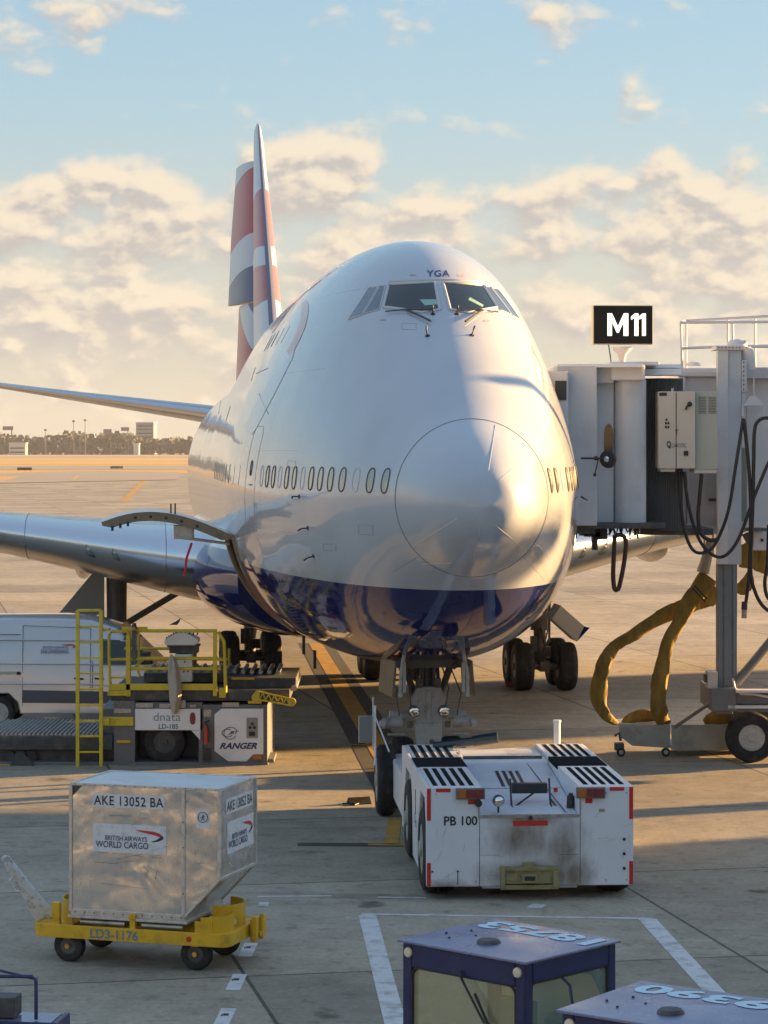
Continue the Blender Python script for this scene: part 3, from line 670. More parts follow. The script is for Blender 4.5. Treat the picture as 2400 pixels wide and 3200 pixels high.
# slat joints and skin joints across the wing
for sg in (-1, 1):
    for t in (4.3, 7.6, 10.8):
        i = max(j for j in range(len(WSEC)) if WSEC[j][0] <= t); A_ = WSEC[i]; B_ = WSEC[i+1]; u = (t-A_[0])/(B_[0]-A_[0]); lat, sle, z, ch, th = [A_[k]+(B_[k]-A_[k])*u for k in range(5)]
        p = MB(); pts = []
        for (x, y) in foil()[::-1]:
            if x < .30: pts.append((sg*lat, sle+x*ch, z+y*.95*th*1.0-x*ch*.035+.004))
        for (x, y) in foil()[1:]:
            if x < .30: pts.append((sg*lat, sle+x*ch, z-y*1.05*th-x*ch*.035-.004))
        p.tube(pts, .008, 4); p.build('slat_joint', M_seam, plane)
for sg in (-1, 1):
    for lat, s_, z in ((6.4,33.5,3.0),(9.7,34.5,3.35)):
        c = MB(); rings = []
        for t in range(13):
            u = t/12; r_ = .42*math.sin(math.pi*u)**.6+.01
            rings.append([(sg*lat+r_*.6*math.cos(2*math.pi*k/16), s_-1.5+5*u, z+.1+r_*1.0*math.sin(2*math.pi*k/16)-.15*u) for k in range(16)])
        c.loft(rings); c.build('flap_fairing', M_wing, plane, smooth=50)
# fin and rudders with painted flag
def livery(name, stops, sk, rough=.3):
    m = bpy.data.materials.new(name); m.use_nodes = True; nt = m.node_tree; N = nt.nodes; L = nt.links; b = N['Principled BSDF']; b.inputs['Roughness'].default_value = rough
    tc = N.new('ShaderNodeTexCoord'); sp = N.new('ShaderNodeSeparateXYZ'); L.new(tc.outputs['Object'], sp.inputs[0])
    a = N.new('ShaderNodeMath'); a.operation = 'MULTIPLY_ADD'; L.new(sp.outputs['Y'], a.inputs[0]); a.inputs[1].default_value = sk[0]; a.inputs[2].default_value = sk[1]
    s_ = N.new('ShaderNodeMath'); s_.operation = 'ADD'; L.new(sp.outputs['Z'], s_.inputs[0]); L.new(a.outputs[0], s_.inputs[1])
    sn = N.new('ShaderNodeMath'); sn.operation = 'MULTIPLY'; L.new(sp.outputs['Y'], sn.inputs[0]); sn.inputs[1].default_value = 0.9
    s2 = N.new('ShaderNodeMath'); s2.operation = 'SINE'; L.new(sn.outputs[0], s2.inputs[0])
    s3 = N.new('ShaderNodeMath'); s3.operation = 'MULTIPLY_ADD'; L.new(s2.outputs[0], s3.inputs[0]); s3.inputs[1].default_value = sk[2]; L.new(s_.outputs[0], s3.inputs[2])
    mr = N.new('ShaderNodeMapRange'); L.new(s3.outputs[0], mr.inputs['Value']); mr.inputs['From Min'].default_value = 7; mr.inputs['From Max'].default_value = 21
    cr = N.new('ShaderNodeValToRGB'); cr.color_ramp.interpolation = 'CONSTANT'; L.new(mr.outputs[0], cr.inputs[0]); L.new(cr.outputs[0], b.inputs['Base Color'])
    e = cr.color_ramp.elements
    cols = {'w': (.58,.62,.68,1), 'r': (.46,.11,.11,1), 'n': (.13,.14,.22,1)}
    e[0].position = 0; e[0].color = cols[stops[0][1]]
    e.remove(e[1])
    for z, c in stops[1:]:
        x = e.new((z-7)/14); x.color = cols[c]
    return m
M_fin = livery('fin_flag_paint', [(7,'w'),(11.3,'r'),(12.8,'w'),(13.6,'r'),(16.1,'w')], (.05,-3.2,.10))
M_rud = livery('rudder_flag_paint', [(7,'r'),(9.6,'w'),(11.6,'n'),(13.7,'w'),(15.1,'r'),(18.0,'w')], (.18,-12.0,.06))
M_rud2 = livery('rudder_flag_paint_low', [(7,'r'),(10.2,'w'),(11.5,'n')], (-.55,36.5,.1))
M_navyedge = mat('fin_leading_edge', (.16,.17,.24), .35, metal=.3)
def finloft(pts, thick, mats, name, parent, split=2):
    """pts: (z, s_lead, s_trail, half thick, x offset trail)"""
    up = foil(14); rings = []
    for (z, sl, stt, th, xo) in pts:
        ch = stt-sl; r = [(x, y) for x, y in up]+[(x, -y) for x, y in up[-2:0:-1]]
        rings.append([(y*th*2+xo*x, sl+x*ch, z) for x, y in r])
    w = MB(); w.loft(rings); n = len(rings[0])
    if len(mats) > 1:
        for i in range(len(w.f)-2):
            k = i % n; w.m[i] = 1 if min(k, n-1-k) < split else 0
    return w.build(name, mats, parent, smooth=40)
finloft([(7.9,51.5,66.0,.55,0),(9.0,53.2,66.3,.53,0),(12,56.6,67.1,.46,0),(15.5,60.9,68.0,.32,0),(18.6,64.8,68.9,.17,0),(19.2,65.6,69.2,.12,0),(19.42,66.4,69.1,.04,0)], 0, [M_fin, M_navyedge], 'tail_fin', plane, split=1)
finloft([(12.2,66.6,70.4,.30,-1.05),(15,67.3,70.8,.26,-.92),(18.1,68.2,71.0,.2,-.68)], 0, [M_rud], 'rudder', plane)
finloft([(9.0,65.9,69.8,.32,-.75),(12.15,66.6,70.4,.28,-.60)], 0, [M_rud2], 'rudder', plane)
# aerials on the roof
for s_, h_ in ((12.5,.10),(20,.25)):
    a = MB(); z = hp('zt', s_); a.add([(-.01,s_,z-.02),(.01,s_,z-.02),(.01,s_+.25,z-.02),(-.01,s_+.25,z-.02),(-.005,s_+.2,z+h_),(.005,s_+.2,z+h_),(.005,s_+.3,z+h_),(-.005,s_+.3,z+h_)], [(0,1,2,3),(4,5,6,7),(0,1,5,4),(1,2,6,5),(2,3,7,6),(3,0,4,7)]); a.build('blade_aerial', M_wframe, plane)
for (px, py) in ((958,2010),(1010,2042)):
    a = MB(); p = hull_cam(px-4, py-25)[0] or Vector((-1.6,12,2.4)); a.box(tuple(p+Vector((-.03,0,-.18))), (.05,.16,.34)); a.build('drain_mast', M_black, plane)
for poly in ([(772,1640),(800,1636),(802,1662),(774,1668)], [(1120,1640),(1165,1642),(1166,1672),(1122,1670)], [(1010,1700),(1050,1703),(1050,1722),(1010,1719)], [(1255,1010),(1300,1011),(1300,1030),(1255,1029)], [(900,1440),(924,1441),(924,1460),(900,1459)]):
    l = MB(); hline(l, poly, hull_cam, .0035, .001, closed=True, n=4); l.build('access_panel', M_seam, plane)
for (px, py) in ((1290,860),(1440,862),(1195,1000),(1520,1003)):
    l = MB(); patch(l, [(px-9,py-3),(px+9,py-3),(px+9,py+2),(px-9,py+2)], hull_cam, .004, 8); l.build('placard', mat('placard_pink', (.5,.36,.36), .5) if 'placard_pink' not in MATS else MATS['placard_pink'], plane)
# ---- landing gear
def tyre(mb, c, r, w, ax=(1,0,0), n=36, rim=.5, mt=0, mr=1):
    ax = Vector(ax).normalized(); c = Vector(c); h_ = w/2; o = c-ax*h_
    pr = [(r*rim,.02*w),(r*(rim+.1),0),(r*.82,.0),(r*.93,.06*w),(r*.985,.2*w)]
    for g_ in (.3,.42,.58,.7): pr += [(r,(g_-.035)*w),(r*.985,(g_-.02)*w),(r*.985,(g_+.02)*w),(r,(g_+.035)*w)]
    pr += [(r*.985,.8*w),(r*.93,.94*w),(r*.82,w),(r*(rim+.1),w),(r*rim,.98*w)]
    mb.lathe(pr, o, ax, n, mi=mt, cap=False)
    for sgn in (-1, 1):
        q = c+ax*sgn*h_*.93
        mb.lathe([(r*rim*1.0,0),(r*rim*.92,-.05*w*1),(r*rim*.55,-.22*w),(r*rim*.35,-.1*w),(r*rim*.30,.08*w),(.01,.10*w)], q, ax*sgn, 20, mi=mr)
M_gear = mat('gear_grey', (.40,.40,.39), .4, var=.2, vscale=6, dirt=(.12,.10,.08), dirt_amt=.7, dscale=6)
M_geard = mat('gear_dark', (.10,.095,.09), .5, var=.3, vscale=5)
M_rim = mat('wheel_rim', (.42,.41,.38), .45, var=.15, vscale=8, dirt=(.1,.09,.08), dirt_amt=.5, dscale=9)
def bogie(lat, s_, top, lean=0):
    g_ = MB(); g_.cyl((lat,s_,.62),(lat+lean,s_,top),.15,.19,14); g_.cyl((lat,s_,1.5),(lat+lean*.9,s_,top-.1),.24,.26,14)
    g_.box((lat,s_,.62),(.24,1.75,.26)); g_.cyl((lat-.55,s_-.73,.62),(lat+.55,s_-.73,.62),.09,n=10); g_.cyl((lat-.55,s_+.73,.62),(lat+.55,s_+.73,.62),.09,n=10)
    g_.tube([(lat,s_-.2,1.55),(lat,s_-.85,1.2),(lat,s_-.6,.75)],.05,6)
    g_.tube([(lat+.1,s_,1.0),(lat+.22,s_-.1,1.6),(lat+.12,s_,2.4)],.02,5); g_.box((lat-.18,s_-.16,1.15),(.16,.18,.4)); g_.box((lat+.2,s_-.16,.95),(.12,.2,.25))
    go = g_.build('main_landing_gear', [M_geard], plane, smooth=50)
    for dx in (-.56,.56):
        for dy in (-.73,.73):
            t = MB(); tyre(t, (lat+dx, s_+dy, .62), .62, .47); t.build('wheel', [M_rubber, M_geard], go, smooth=35)
    return go
for sg in (-1, 1):
    gw = bogie(sg*5.45, 29.0, 4.0); x = sg*5.45
    b_ = MB(); b_.tube([(x-sg*.25,29,1.75),(x-sg*2.6,29,3.15)],.085,8); b_.tube([(x-sg*2.4,28.9,3.2),(x-sg*.2,28.9,3.7)],.07,8); b_.tube([(x-sg*1.4,28.8,2.5),(x-sg*1.1,28.8,2.85),(x-sg*1.9,28.8,3.05)],.05,6); b_.tube([(x+sg*.22,28.8,1.2),(x+sg*.25,28.8,3.6)],.03,6)
    b_.build('side_strut', M_geard, gw, smooth=50)
    b_ = MB(); b_.prism([(0,0),(1.15,.0),(1.15,1.35),(.85,1.35)], (x+sg*.3,28.7,2.35), (sg,0,0), (0,0,-1) if False else (0,0,1), .05); b_.v = b_.v
    bd = MB()
    if sg > 0: bogie(1.9, 32.4, 2.6); continue
    bd.prism([(0,1.5),(0,.0),(1.25,-.0)], (x+sg*.32,28.8,1.9), (sg,0,0), (0,0,1), .05); bd.build('gear_door', mat('gear_door_grey', (.3,.3,.29), .5) if sg == -1 else MATS['gear_door_grey'], gw)
    bogie(sg*1.9, 32.4, 2.6)
# canted wing-gear door seen right of the belly
dd = MB(); a = PMI @ PY(1752,1892,58.0); b1 = PMI @ PY(1725,1935,58.0); c1 = PMI @ PY(1803,2005,58.0); d1 = PMI @ PY(1826,1957,58.0)
dd.add([tuple(p) for p in (a, b1, c1, d1)]+[tuple(p+Vector((0,.9,0))) for p in (a, b1, c1, d1)], [(0,1,2,3),(7,6,5,4),(0,4,5,1),(1,5,6,2),(2,6,7,3),(3,7,4,0)])
e1 = PMI @ PY(1843,1962,57.9); dd.add([tuple(p) for p in (d1, c1, e1)]+[tuple(p+Vector((0,.8,.02))) for p in (d1, c1, e1)], [(0,1,2),(5,4,3),(0,3,4,1),(1,4,5,2),(2,5,3,0)], 1)
dd.build('body_gear_door', [MATS['gear_door_grey'], M_hull], plane)
# nose gear
ng = MB(); s_ = 7.75
ng.cyl((0,s_,.62),(0,s_,1.5),.10,n=14); ng.cyl((0,s_,1.3),(0,s_+.05,2.9),.115,n=16); ng.cyl((-.42,s_,.62),(.42,s_,.62),.09,n=12)
for sg in (-1, 1):
    ng.tube([(sg*.16,s_,1.75),(sg*.42,s_-.15,2.55)],.06,8); ng.tube([(sg*.2,s_,2.2),(sg*.12,s_-.3,2.75)],.035,6)
    ng.tube([(sg*.40,s_-.35,2.45),(sg*.62,s_-.35,2.62)],.05,6)
ng.bar((-.55,s_-.3,2.52),(.55,s_-.3,2.52),.12,.14); ng.tube([(.14,s_-.05,1.2),(.18,s_-.1,2.5)],.022,6); ng.tube([(-.14,s_-.05,1.2),(-.20,s_-.1,2.4)],.018,6)
for sg in (-1, 1):
    ng.tube([(sg*.30,s_-.25,1.75),(sg*.34,s_-.3,2.1),(sg*.22,s_-.3,2.5)],.014,5); ng.tube([(sg*.10,s_-.2,1.9),(sg*.10,s_-.22,2.6)],.03,8); ng.tube([(sg*.5,s_-.2,1.62),(sg*.56,s_-.25,2.0),(sg*.40,s_-.25,2.4)],.012,5)
    ng.box((sg*.16,s_-.24,2.18),(.10,.12,.16)); ng.cyl((sg*.33,s_-.28,1.42),(sg*.33,s_-.28,1.52),.05,n=10); ng.tube([(sg*.2,s_-.5,2.72),(sg*.45,s_-.55,2.72),(sg*.58,s_-.8,2.62)],.03,6)
nose = ng.build('nose_landing_gear', M_geard, plane, smooth=50)
q = MB(); q.prism([(-.21,0),(.21,0),(.29,.35),(.29,.42),(.2,.62),(-.2,.62),(-.29,.42),(-.29,.35)], (0,s_-.16,1.50), (1,0,0), (0,0,1), (0,-.0) if False else .12); q.M = Matrix.Identity(4)
q.add([], []); q.bb(-.045,.045,s_-.31,s_-.27,1.55,2.05); q.build('steering_collar', M_gear, nose, bevel=.01)
q = MB(); q.prism([(-.24,.62),(.24,.62),(.2,.1),(.16,-.1),(-.16,-.1),(-.2,.1)], (0,s_-.20,.88), (1,0,0), (0,0,1), .1); q.build('torque_link', M_gear, nose, bevel=.01)
q = MB()
for x, z, r_ in ((.05,1.18,.045),(.07,1.02,.028)): q.lathe([(r_,0),(r_*.9,.01),(.001,.012)], (x,s_-.305,z), (0,-1,0), 14)
q.build('link_hole', M_geard, nose)
for sg in (-1, 1):
    q = MB(); q.lathe([(.095,.10),(.105,0),(.09,-.02)], (sg*.26,s_-.30,1.70), (0,-1,0), 20); lp = q.build('taxi_light', M_geard, nose, smooth=40)
    q = MB(); q.lathe([(.085,0),(.07,.008),(.04,.012),(.01,.013)], (sg*.26,s_-.40,1.70), (0,-1,0), 20); q.build('lens', M_chrome, lp, smooth=50)
    q = MB(); q.cyl((sg*.44,s_-.1,1.50),(sg*.78,s_-.1,1.48),.11,.09,14); q.cyl((sg*.36,s_-.1,1.6),(sg*.66,s_-.1,1.64),.07,n=10); q.cyl((sg*.74,s_-.2,1.48),(sg*.84,s_-.2,1.50),.085,.05,12); q.tube([(sg*.4,s_-.2,1.3),(sg*.7,s_-.2,1.3)],.02,6)
    q.build('steering_actuator', M_gear, nose, smooth=45)
    q = MB(); tyre(q, (sg*.44, s_, .62), .62, .42); q.build('wheel', [M_rubber, M_rim], nose, smooth=35)
    q = MB(); x = sg*.62; q.add([(x,s_-1.0,2.62),(x+sg*.04,s_-1.0,2.62),(x+sg*.10,s_+.8,2.55),(x+sg*.06,s_+.8,2.55),(x+sg*.05,s_-1.0,2.02),(x+sg*.09,s_-1.0,2.02),(x+sg*.14,s_+.8,1.95),(x+sg*.1,s_+.8,1.95)], [(0,1,2,3),(4,5,6,7),(0,1,5,4),(1,2,6,5),(2,3,7,6),(3,0,4,7)])
    q.build('nose_gear_door', mat('gear_door_brown', (.16,.12,.08), .35, var=.3, vscale=4) if 'gear_door_brown' not in MATS else MATS['gear_door_brown'], nose); q = MB(); q.tube([(sg*.5,s_-1.03,2.75),(sg*.56,s_-1.03,2.4),(sg*.57,s_-1.03,2.02)],.035,6); q.box((sg*.5,s_-1.03,2.35),(.05,.05,.5)); q.build('door_link', M_gear, nose, smooth=50)
    q = MB(); q.tube([(sg*.15,s_-.6,3.0),(sg*.42,s_-.9,2.72),(sg*.62,s_-1.0,2.55)],.05,6); q.build('drag_brace', M_geard, nose, smooth=50)
# ================================================================ ground vehicles
def TR(p): return Matrix.Translation(-Vector(p))
def W(base):
    m = MB(); m.M = TR(base); return m
def XZ(k):
    """photo pixel -> world X and Z on the vertical plane whose scale is k px per metre"""
    return (lambda px: (px-1200)/k), (lambda py: CH-(py-HZ)/k)
# ---------------- tow tractor behind the nose gear
tug = empty('aircraft_tug', (2.01, 34.3, 0), R(3.5), 'low white aircraft tug with black striped decks and red reflectors, coupled to the nose gear', 'aircraft tug')
def tug_rear_mat():
    m = mat('tug_rear_paint', (.70,.71,.74), .38, var=.05, vscale=2, bump=.002, bscale=5)
    nt = m.node_tree; N = nt.nodes; L = nt.links; b = N['Principled BSDF']; src = b.inputs['Base Color'].links[0].from_socket
    tc = N.new('ShaderNodeTexCoord'); sp = N.new('ShaderNodeSeparateXYZ'); L.new(tc.outputs['Object'], sp.inputs[0])
    def blob(cx, cz, rx, rz):
        mp = N.new('ShaderNodeMapping'); mp.inputs['Location'].default_value = (-cx/rx, 0, -cz/rz); mp.inputs['Scale'].default_value = (1/rx, 0, 1/rz); L.new(tc.outputs['Object'], mp.inputs[0])
        ln = N.new('ShaderNodeVectorMath'); ln.operation = 'LENGTH'; L.new(mp.outputs[0], ln.inputs[0])
        r = N.new('ShaderNodeMapRange'); L.new(ln.outputs['Value'], r.inputs['Value']); r.inputs['From Min'].default_value = .2; r.inputs['From Max'].default_value = 1.2; r.inputs['To Min'].default_value = 1; r.inputs['To Max'].default_value = 0; return r.outputs[0]
    acc = None
    for q in ((.45,.7,.45,.75),(.1,.35,1.1,.35),(-.1,.85,.75,.5),(-1.2,.15,.45,.22),(.62,.35,.35,.5),(0,1.1,.85,.2)):
        o = blob(*q)
        if acc is None: acc = o
        else:
            a = N.new('ShaderNodeMath'); a.operation = 'MAXIMUM'; L.new(acc, a.inputs[0]); L.new(o, a.inputs[1]); acc = a.outputs[0]
    n = N.new('ShaderNodeTexNoise'); n.inputs['Scale'].default_value = 2.6; n.inputs['Detail'].default_value = 11; n.inputs['Roughness'].default_value = .68
    mp = N.new('ShaderNodeMapping'); mp.inputs['Scale'].default_value = (1.5,1,.7); L.new(tc.outputs['Object'], mp.inputs[0]); L.new(mp.outputs[0], n.inputs['Vector'])
    a = N.new('ShaderNodeMath'); a.operation = 'ADD'; L.new(acc, a.inputs[0]); L.new(n.outputs['Fac'], a.inputs[1])
    r = N.new('ShaderNodeMapRange'); L.new(a.outputs[0], r.inputs['Value']); r.inputs['From Min'].default_value = .82; r.inputs['From Max'].default_value = 1.60; r.inputs['To Max'].default_value = .95
    mx = N.new('ShaderNodeMixRGB'); L.new(r.outputs[0], mx.inputs[0]); L.new(src, mx.inputs[1]); mx.inputs[2].default_value = (.17,.13,.085,1); L.new(mx.outputs[0], b.inputs['Base Color']); return m
M_tugr = tug_rear_mat()
q = MB(); q.prism([(-1.43,.19),(1.43,.19),(1.43,1.55),(.67,1.55),(.67,1.17),(-.68,1.17),(-.68,1.55),(-1.43,1.55)], (0,.06,0), (1,0,0), (0,0,1), .06); q.build('rear_panel', M_tugr, tug, bevel=.012)
for sg in (-1, 1):
    q = MB(); poly = [(.065,.19),(.10,.19),(.16,1.05),(.35,1.36),(1.15,1.36),(1.45,.9),(1.50,.2),(2.6,.2),(2.75,1.05),(3.0,1.32),(4.1,1.32),(4.35,.9),(4.4,.3),(4.9,.3),(4.95,1.55),(.065,1.55)]
    q.prism(poly, (sg*1.37,0,0), (0,1,0), (0,0,1), (.0,.06) if sg > 0 else (-.06,.0)); q.build('side_panel', M_white, tug, bevel=.01)
    q = MB(); q.bb(sg*.67, sg*1.365, .065, 2.2, 1.50, 1.555); q.bb(sg*.67, sg*.70, .065, 4.95, 1.1, 1.50); q.bb(sg*.67,sg*1.365,3.25,4.95,1.50,1.555); q.build('deck', M_white, tug, bevel=.008)
    q = MB(); q.bb(sg*.66, sg*1.40, 2.2, 3.25, 1.50, 1.565); q.build('deck_step', mat('black_tread', (.025,.026,.03), .9, spec=.0) if sg == -1 else MATS['black_tread'], tug, bevel=.005)
    for (ya, yb) in ((.16,2.02),(3.34,4.85)):
        for k in range(5):
            q = MB(); x0 = sg*.76 + sg*.125*k; q.bb(x0, x0+sg*.066, ya, yb, 1.555, 1.5595); q.build('tread_strip', MATS['black_tread'], tug)
    for y_ in (.70, 3.6):
        q = MB(); tyre(q, (sg*1.22, y_, .61), .61, .48, rim=.58); q.build('wheel', [M_rubber, M_rim], tug, smooth=35)
    q = MB(); q.bb(sg*.72, sg*.86, .4, 4.8, .3, 1.40); q.build('chassis_side', M_dark, tug)
    # tail lamps, reflectors
    cx = sg*.83
    q = MB(); q.bb(cx-.2, cx+.2, -.07, -.001, 1.395, 1.545); tl = q.build('tail_light', M_grey, tug, bevel=.008)
    q = MB(); q.bb(cx-.18, cx-.06, -.082, -.07, 1.41, 1.53); q.build('lens', M_amber, tl, bevel=.01)
    q = MB(); q.bb(cx-.055, cx+.06, -.080, -.07, 1.41, 1.53); q.bb(cx+.065, cx+.18, -.082, -.07, 1.41, 1.53); q.build('lens', M_lens, tl, bevel=.01)
    for (xa, xb, za, zb) in ((sg*1.37, sg*1.425, 1.10, 1.54), (sg*1.10, sg*1.30, 1.49, 1.54), (sg*1.37, sg*1.425, .20, .52), (cx-sg*.02-.05, cx-sg*.02+.05, 1.32, 1.385)):
        q = MB(); q.bb(xa, xb, -.006, -.001, za, zb); q.build('reflector', M_red, tug)
    # arms with the outer wheels reaching round the nose wheels
    q = MB(); q.bb(sg*1.0, sg*1.40, 4.95, 9.0, .35, 1.0); q.build('cradle_arm', M_white, tug, bevel=.03)
    q = MB(); tyre(q, (sg*1.50, 8.05, .6), .60, .32, rim=.62); q.build('wheel', [M_rubber, M_rim], tug, smooth=35)
q = MB(); q.bb(-.67, .67, 3.35, 4.95, 1.35, 1.50); q.bb(-.60,.60,3.6,4.5,1.50,1.53); q.build('engine_deck', M_white, tug, bevel=.015)
M_tugblue = mat('hood_paint', (.60,.67,.76), .3, var=.04, vscale=2, dirt=(.4,.38,.34), dirt_amt=.4, dscale=3)
q = MB(); q.add([(-.66,.06,.15),(.66,.06,.15),(.66,3.35,.15),(-.66,3.35,.15),(-.66,.06,1.16),(.66,.06,1.16),(.66,3.35,1.47),(-.66,3.35,1.47)], [(0,3,2,1),(4,5,6,7),(0,1,5,4),(1,2,6,5),(2,3,7,6),(3,0,4,7)]); q.build('hood', M_tugblue, tug, bevel=.01)
q = MB()
for k in range(4): q = MB(); x = -.20+.10*k; q.add([(x,1.75,1.325),(x+.05,1.75,1.325),(x+.05,2.75,1.419),(x,2.75,1.419)], [(0,1,2,3)]); q.build('hood_vent', M_black, tug)
q = MB(); q.add([(-.66,1.62,1.311),(.66,1.62,1.311),(.66,1.64,1.313),(-.66,1.64,1.313)], [(0,1,2,3)]); q.tube([(.5,.08,1.19),(.34,3.3,1.46)],.008,5); q.build('panel_gap', M_black, tug)
q = MB()
for i in range(16):
    for j in range(7): q.bb(.12+i*.028,.128+i*.028,3.75+j*.1,3.78+j*.1,1.53,1.532)
q.bb(-.6,.6,3.50,3.53,1.50,1.545); q.build('vent_grille', M_dark, tug)
# folding stand on the hood
q = MB(); q.bb(.0-.17,.33,.72,.86,1.36,1.50); q.build('folding_seat', M_black, tug, bevel=.01)
q = MB()
for x in (-.19, .36): q.bar((x,.62,1.20),(x,.8,1.56),.025,.025); q.tube([(x,.5,1.20),(x+.03,.95,1.25)],.012,5)
q.bar((-.14,.60,1.2),(.16,.75,1.38),.02,.02); q.tube([(.36,.7,1.3),(.44,.55,1.19)],.014,5); q.build('folding_stand', M_black, tug)
q = MB(); q.lathe([(.07,.09),(.085,.0),(.075,-.02)], (-.42,.18,1.34), (0,-1,0), 20); q.cyl((-.42,.2,1.17),(-.42,.2,1.28),.015); wl = q.build('work_light', M_black, tug, smooth=40)
q = MB(); q.lathe([(.068,0),(.05,.012),(.01,.018)], (-.42,.09,1.34), (0,-1,0), 20); q.build('lens', M_chrome, wl, smooth=50)
q = MB(); q.cyl((.62,.45,1.2),(.62,.45,1.36),.06,.05,12); q.cyl((.62,.45,1.36),(.62,.45,1.40),.035,.03,12); q.cyl((-.78+.06,-.02,1.34),(-.78+.06,-.08,1.34),.05,n=14); q.build('warning_horn', M_black, tug, smooth=40)
q = MB(); q.cyl((.52,1.3,1.3),(.52,1.3,1.36),.03,n=10); q.build('filler_cap', M_red, tug)
q = MB(); q.bb(-.72,-.70,-.01,.07,1.15,1.35); q.bb(-.72,.69,-.012,.02,1.13,1.17); q.bb(.68,.70,-.012,.07,1.15,1.4); q.build('notch_trim', M_steel, tug)
q = MB(); q.bb(-.24,.24,-.01,-.002,1.02,1.09); q.build('reflector', M_red, tug)
q = MB(); q.cyl((0,-.0,1.13),(0,-.03,1.13),.03,n=10); q.build('bolt', M_black, tug)
M_hitch = mat('hitch_paint', (.30,.26,.12), .6, var=.3, vscale=6, dirt=(.07,.06,.04), dirt_amt=.9, dscale=6)
q = MB(); q.bb(-.42,.38,-.12,-.001,.42,.47); q.bb(-.42,-.36,-.13,-.001,.2,.42); q.bb(.30,.38,-.13,-.001,.2,.42); q.bb(-.36,.30,-.09,-.001,.24,.42); q.bb(-.14,.08,-.17,-.09,.26,.38); q.bb(-.42,.38,-.10,-.001,.16,.22); q.lathe([(.08,0),(.08,.05)], (-.02,-.05,.47),(0,0,1),14); q.bb(-.10,.05,-.172,-.17,.29,.35,mi=1); q.bb(-.34,-.18,-.1,-.09,.28,.38,mi=0)
q.build('tow_hitch', [M_hitch, M_ink], tug, bevel=.006)
q = MB()
for x in (1.30,): 
    for z in (.42,.62,.82): q.cyl((x,-.001,z),(x,-.01,z),.022,n=10)
for x in (-1.35,-1.0): q.cyl((x,-.001,.40),(x,-.01,.40),.014,n=10)
q.bb(-1.005,-.995,-.006,-.001,.22,.4); q.build('bolt', M_black, tug)
q = MB()
for (x0,z0_,x1,z1_) in ((-.70,1.15,-.70,.2),(.69,1.13,.69,.2),(-1.40,.98,-.72,.98) if False else (-.70,.62,-.43,.62),(.38,.62,.69,.62),(-.70,.19,-.70,.3)): q.bar((x0,-.0015,z0_),(x1,-.0015,z1_),.008,.002)
q.build('panel_gap', M_dark, tug)
random.seed(21); q = MB()
for _ in range(60):
    x = random.uniform(-1.38,1.38); z = .2+random.random()**2*1.0; L_ = random.uniform(.02,.16); a = random.uniform(-.5,.5)+(1.4 if random.random() < .4 else 0); q.bar((x,-.0025,z),(x+L_*math.cos(a),-.0025,z+L_*math.sin(a)),random.uniform(.002,.006),.001)
q.build('scuff', mat('scuff_grey', (.20,.18,.15), .7), tug)
q = MB()
for x in (-1.30,-1.0,-.75,.75,1.05,1.33):
    for z in (1.46,.26): q.lathe([(.012,0),(.008,.006)], (x,-.001,z), (0,-1,0), 8)
q.build('panel_screw', M_steel, tug)
q = MB(); q.bb(-1.0,-.86,-.006,-.001,1.40,1.47); q.bb(.95,1.03,-.006,-.001,1.2,1.24); q.build('warning_label', MATS['label_cream'] if 'label_cream' in MATS else M_tan, tug)
q = MB(); text_on(q, 'PB 100', (-1.19,0,1.03), (.46,0,0), (0,0,.13), bold=.02, off=-.0 if False else .004); q.build('fleet_number', M_ink, tug)
q = MB(); q.cyl((-.95,4.65,1.56),(-.35,4.45,1.66),.07,n=14); q.cyl((-.36,4.45,1.66),(.02,4.40,1.72),.085,n=14); q.build('rubber_tube', mat('blue_black_rubber', (.015,.03,.045), .35, coat=.4), tug, smooth=50)
q = MB(); q.bb(-1.72,-1.70,8.0,8.04,1.1,2.0); q.tube([(-1.70,7.6,.9),(-1.70,7.6,1.9)],.018,6); q.tube([(-1.70,7.6,1.72),(-1.5,7.0,1.2)],.014,6); q.build('mirror_post', M_white, tug)
q = MB(); q.bb(-1.98,-1.74,7.55,7.60,1.28,1.74); mo = q.build('mirror', M_steel, tug, bevel=.015)
q = MB(); q.bb(-1.965,-1.755,7.538,7.549,1.30,1.72); q.build('glass', mat('mirror_back_grey', (.20,.21,.21), .5), mo)
q = MB(); q.cyl((1.05,5.2,1.0),(1.05,5.2,1.86),.055,n=12); q.cyl((1.05,5.2,1.86),(1.05,5.2,1.90),.065,n=12); q.build('marker_post', M_white, tug, smooth=40)
q = MB(); q.tube([(-1.43,.9,.2),(-1.43,.95,.7)],.012,5); q.bb(-1.436,-1.431,2.0,2.06,.9,1.25); q.bb(-1.436,-1.431,2.1,2.14,.75,.9); q.bb(-1.436,-1.431,1.9,1.95,.72,.82); q.build('side_handle', M_black, tug)
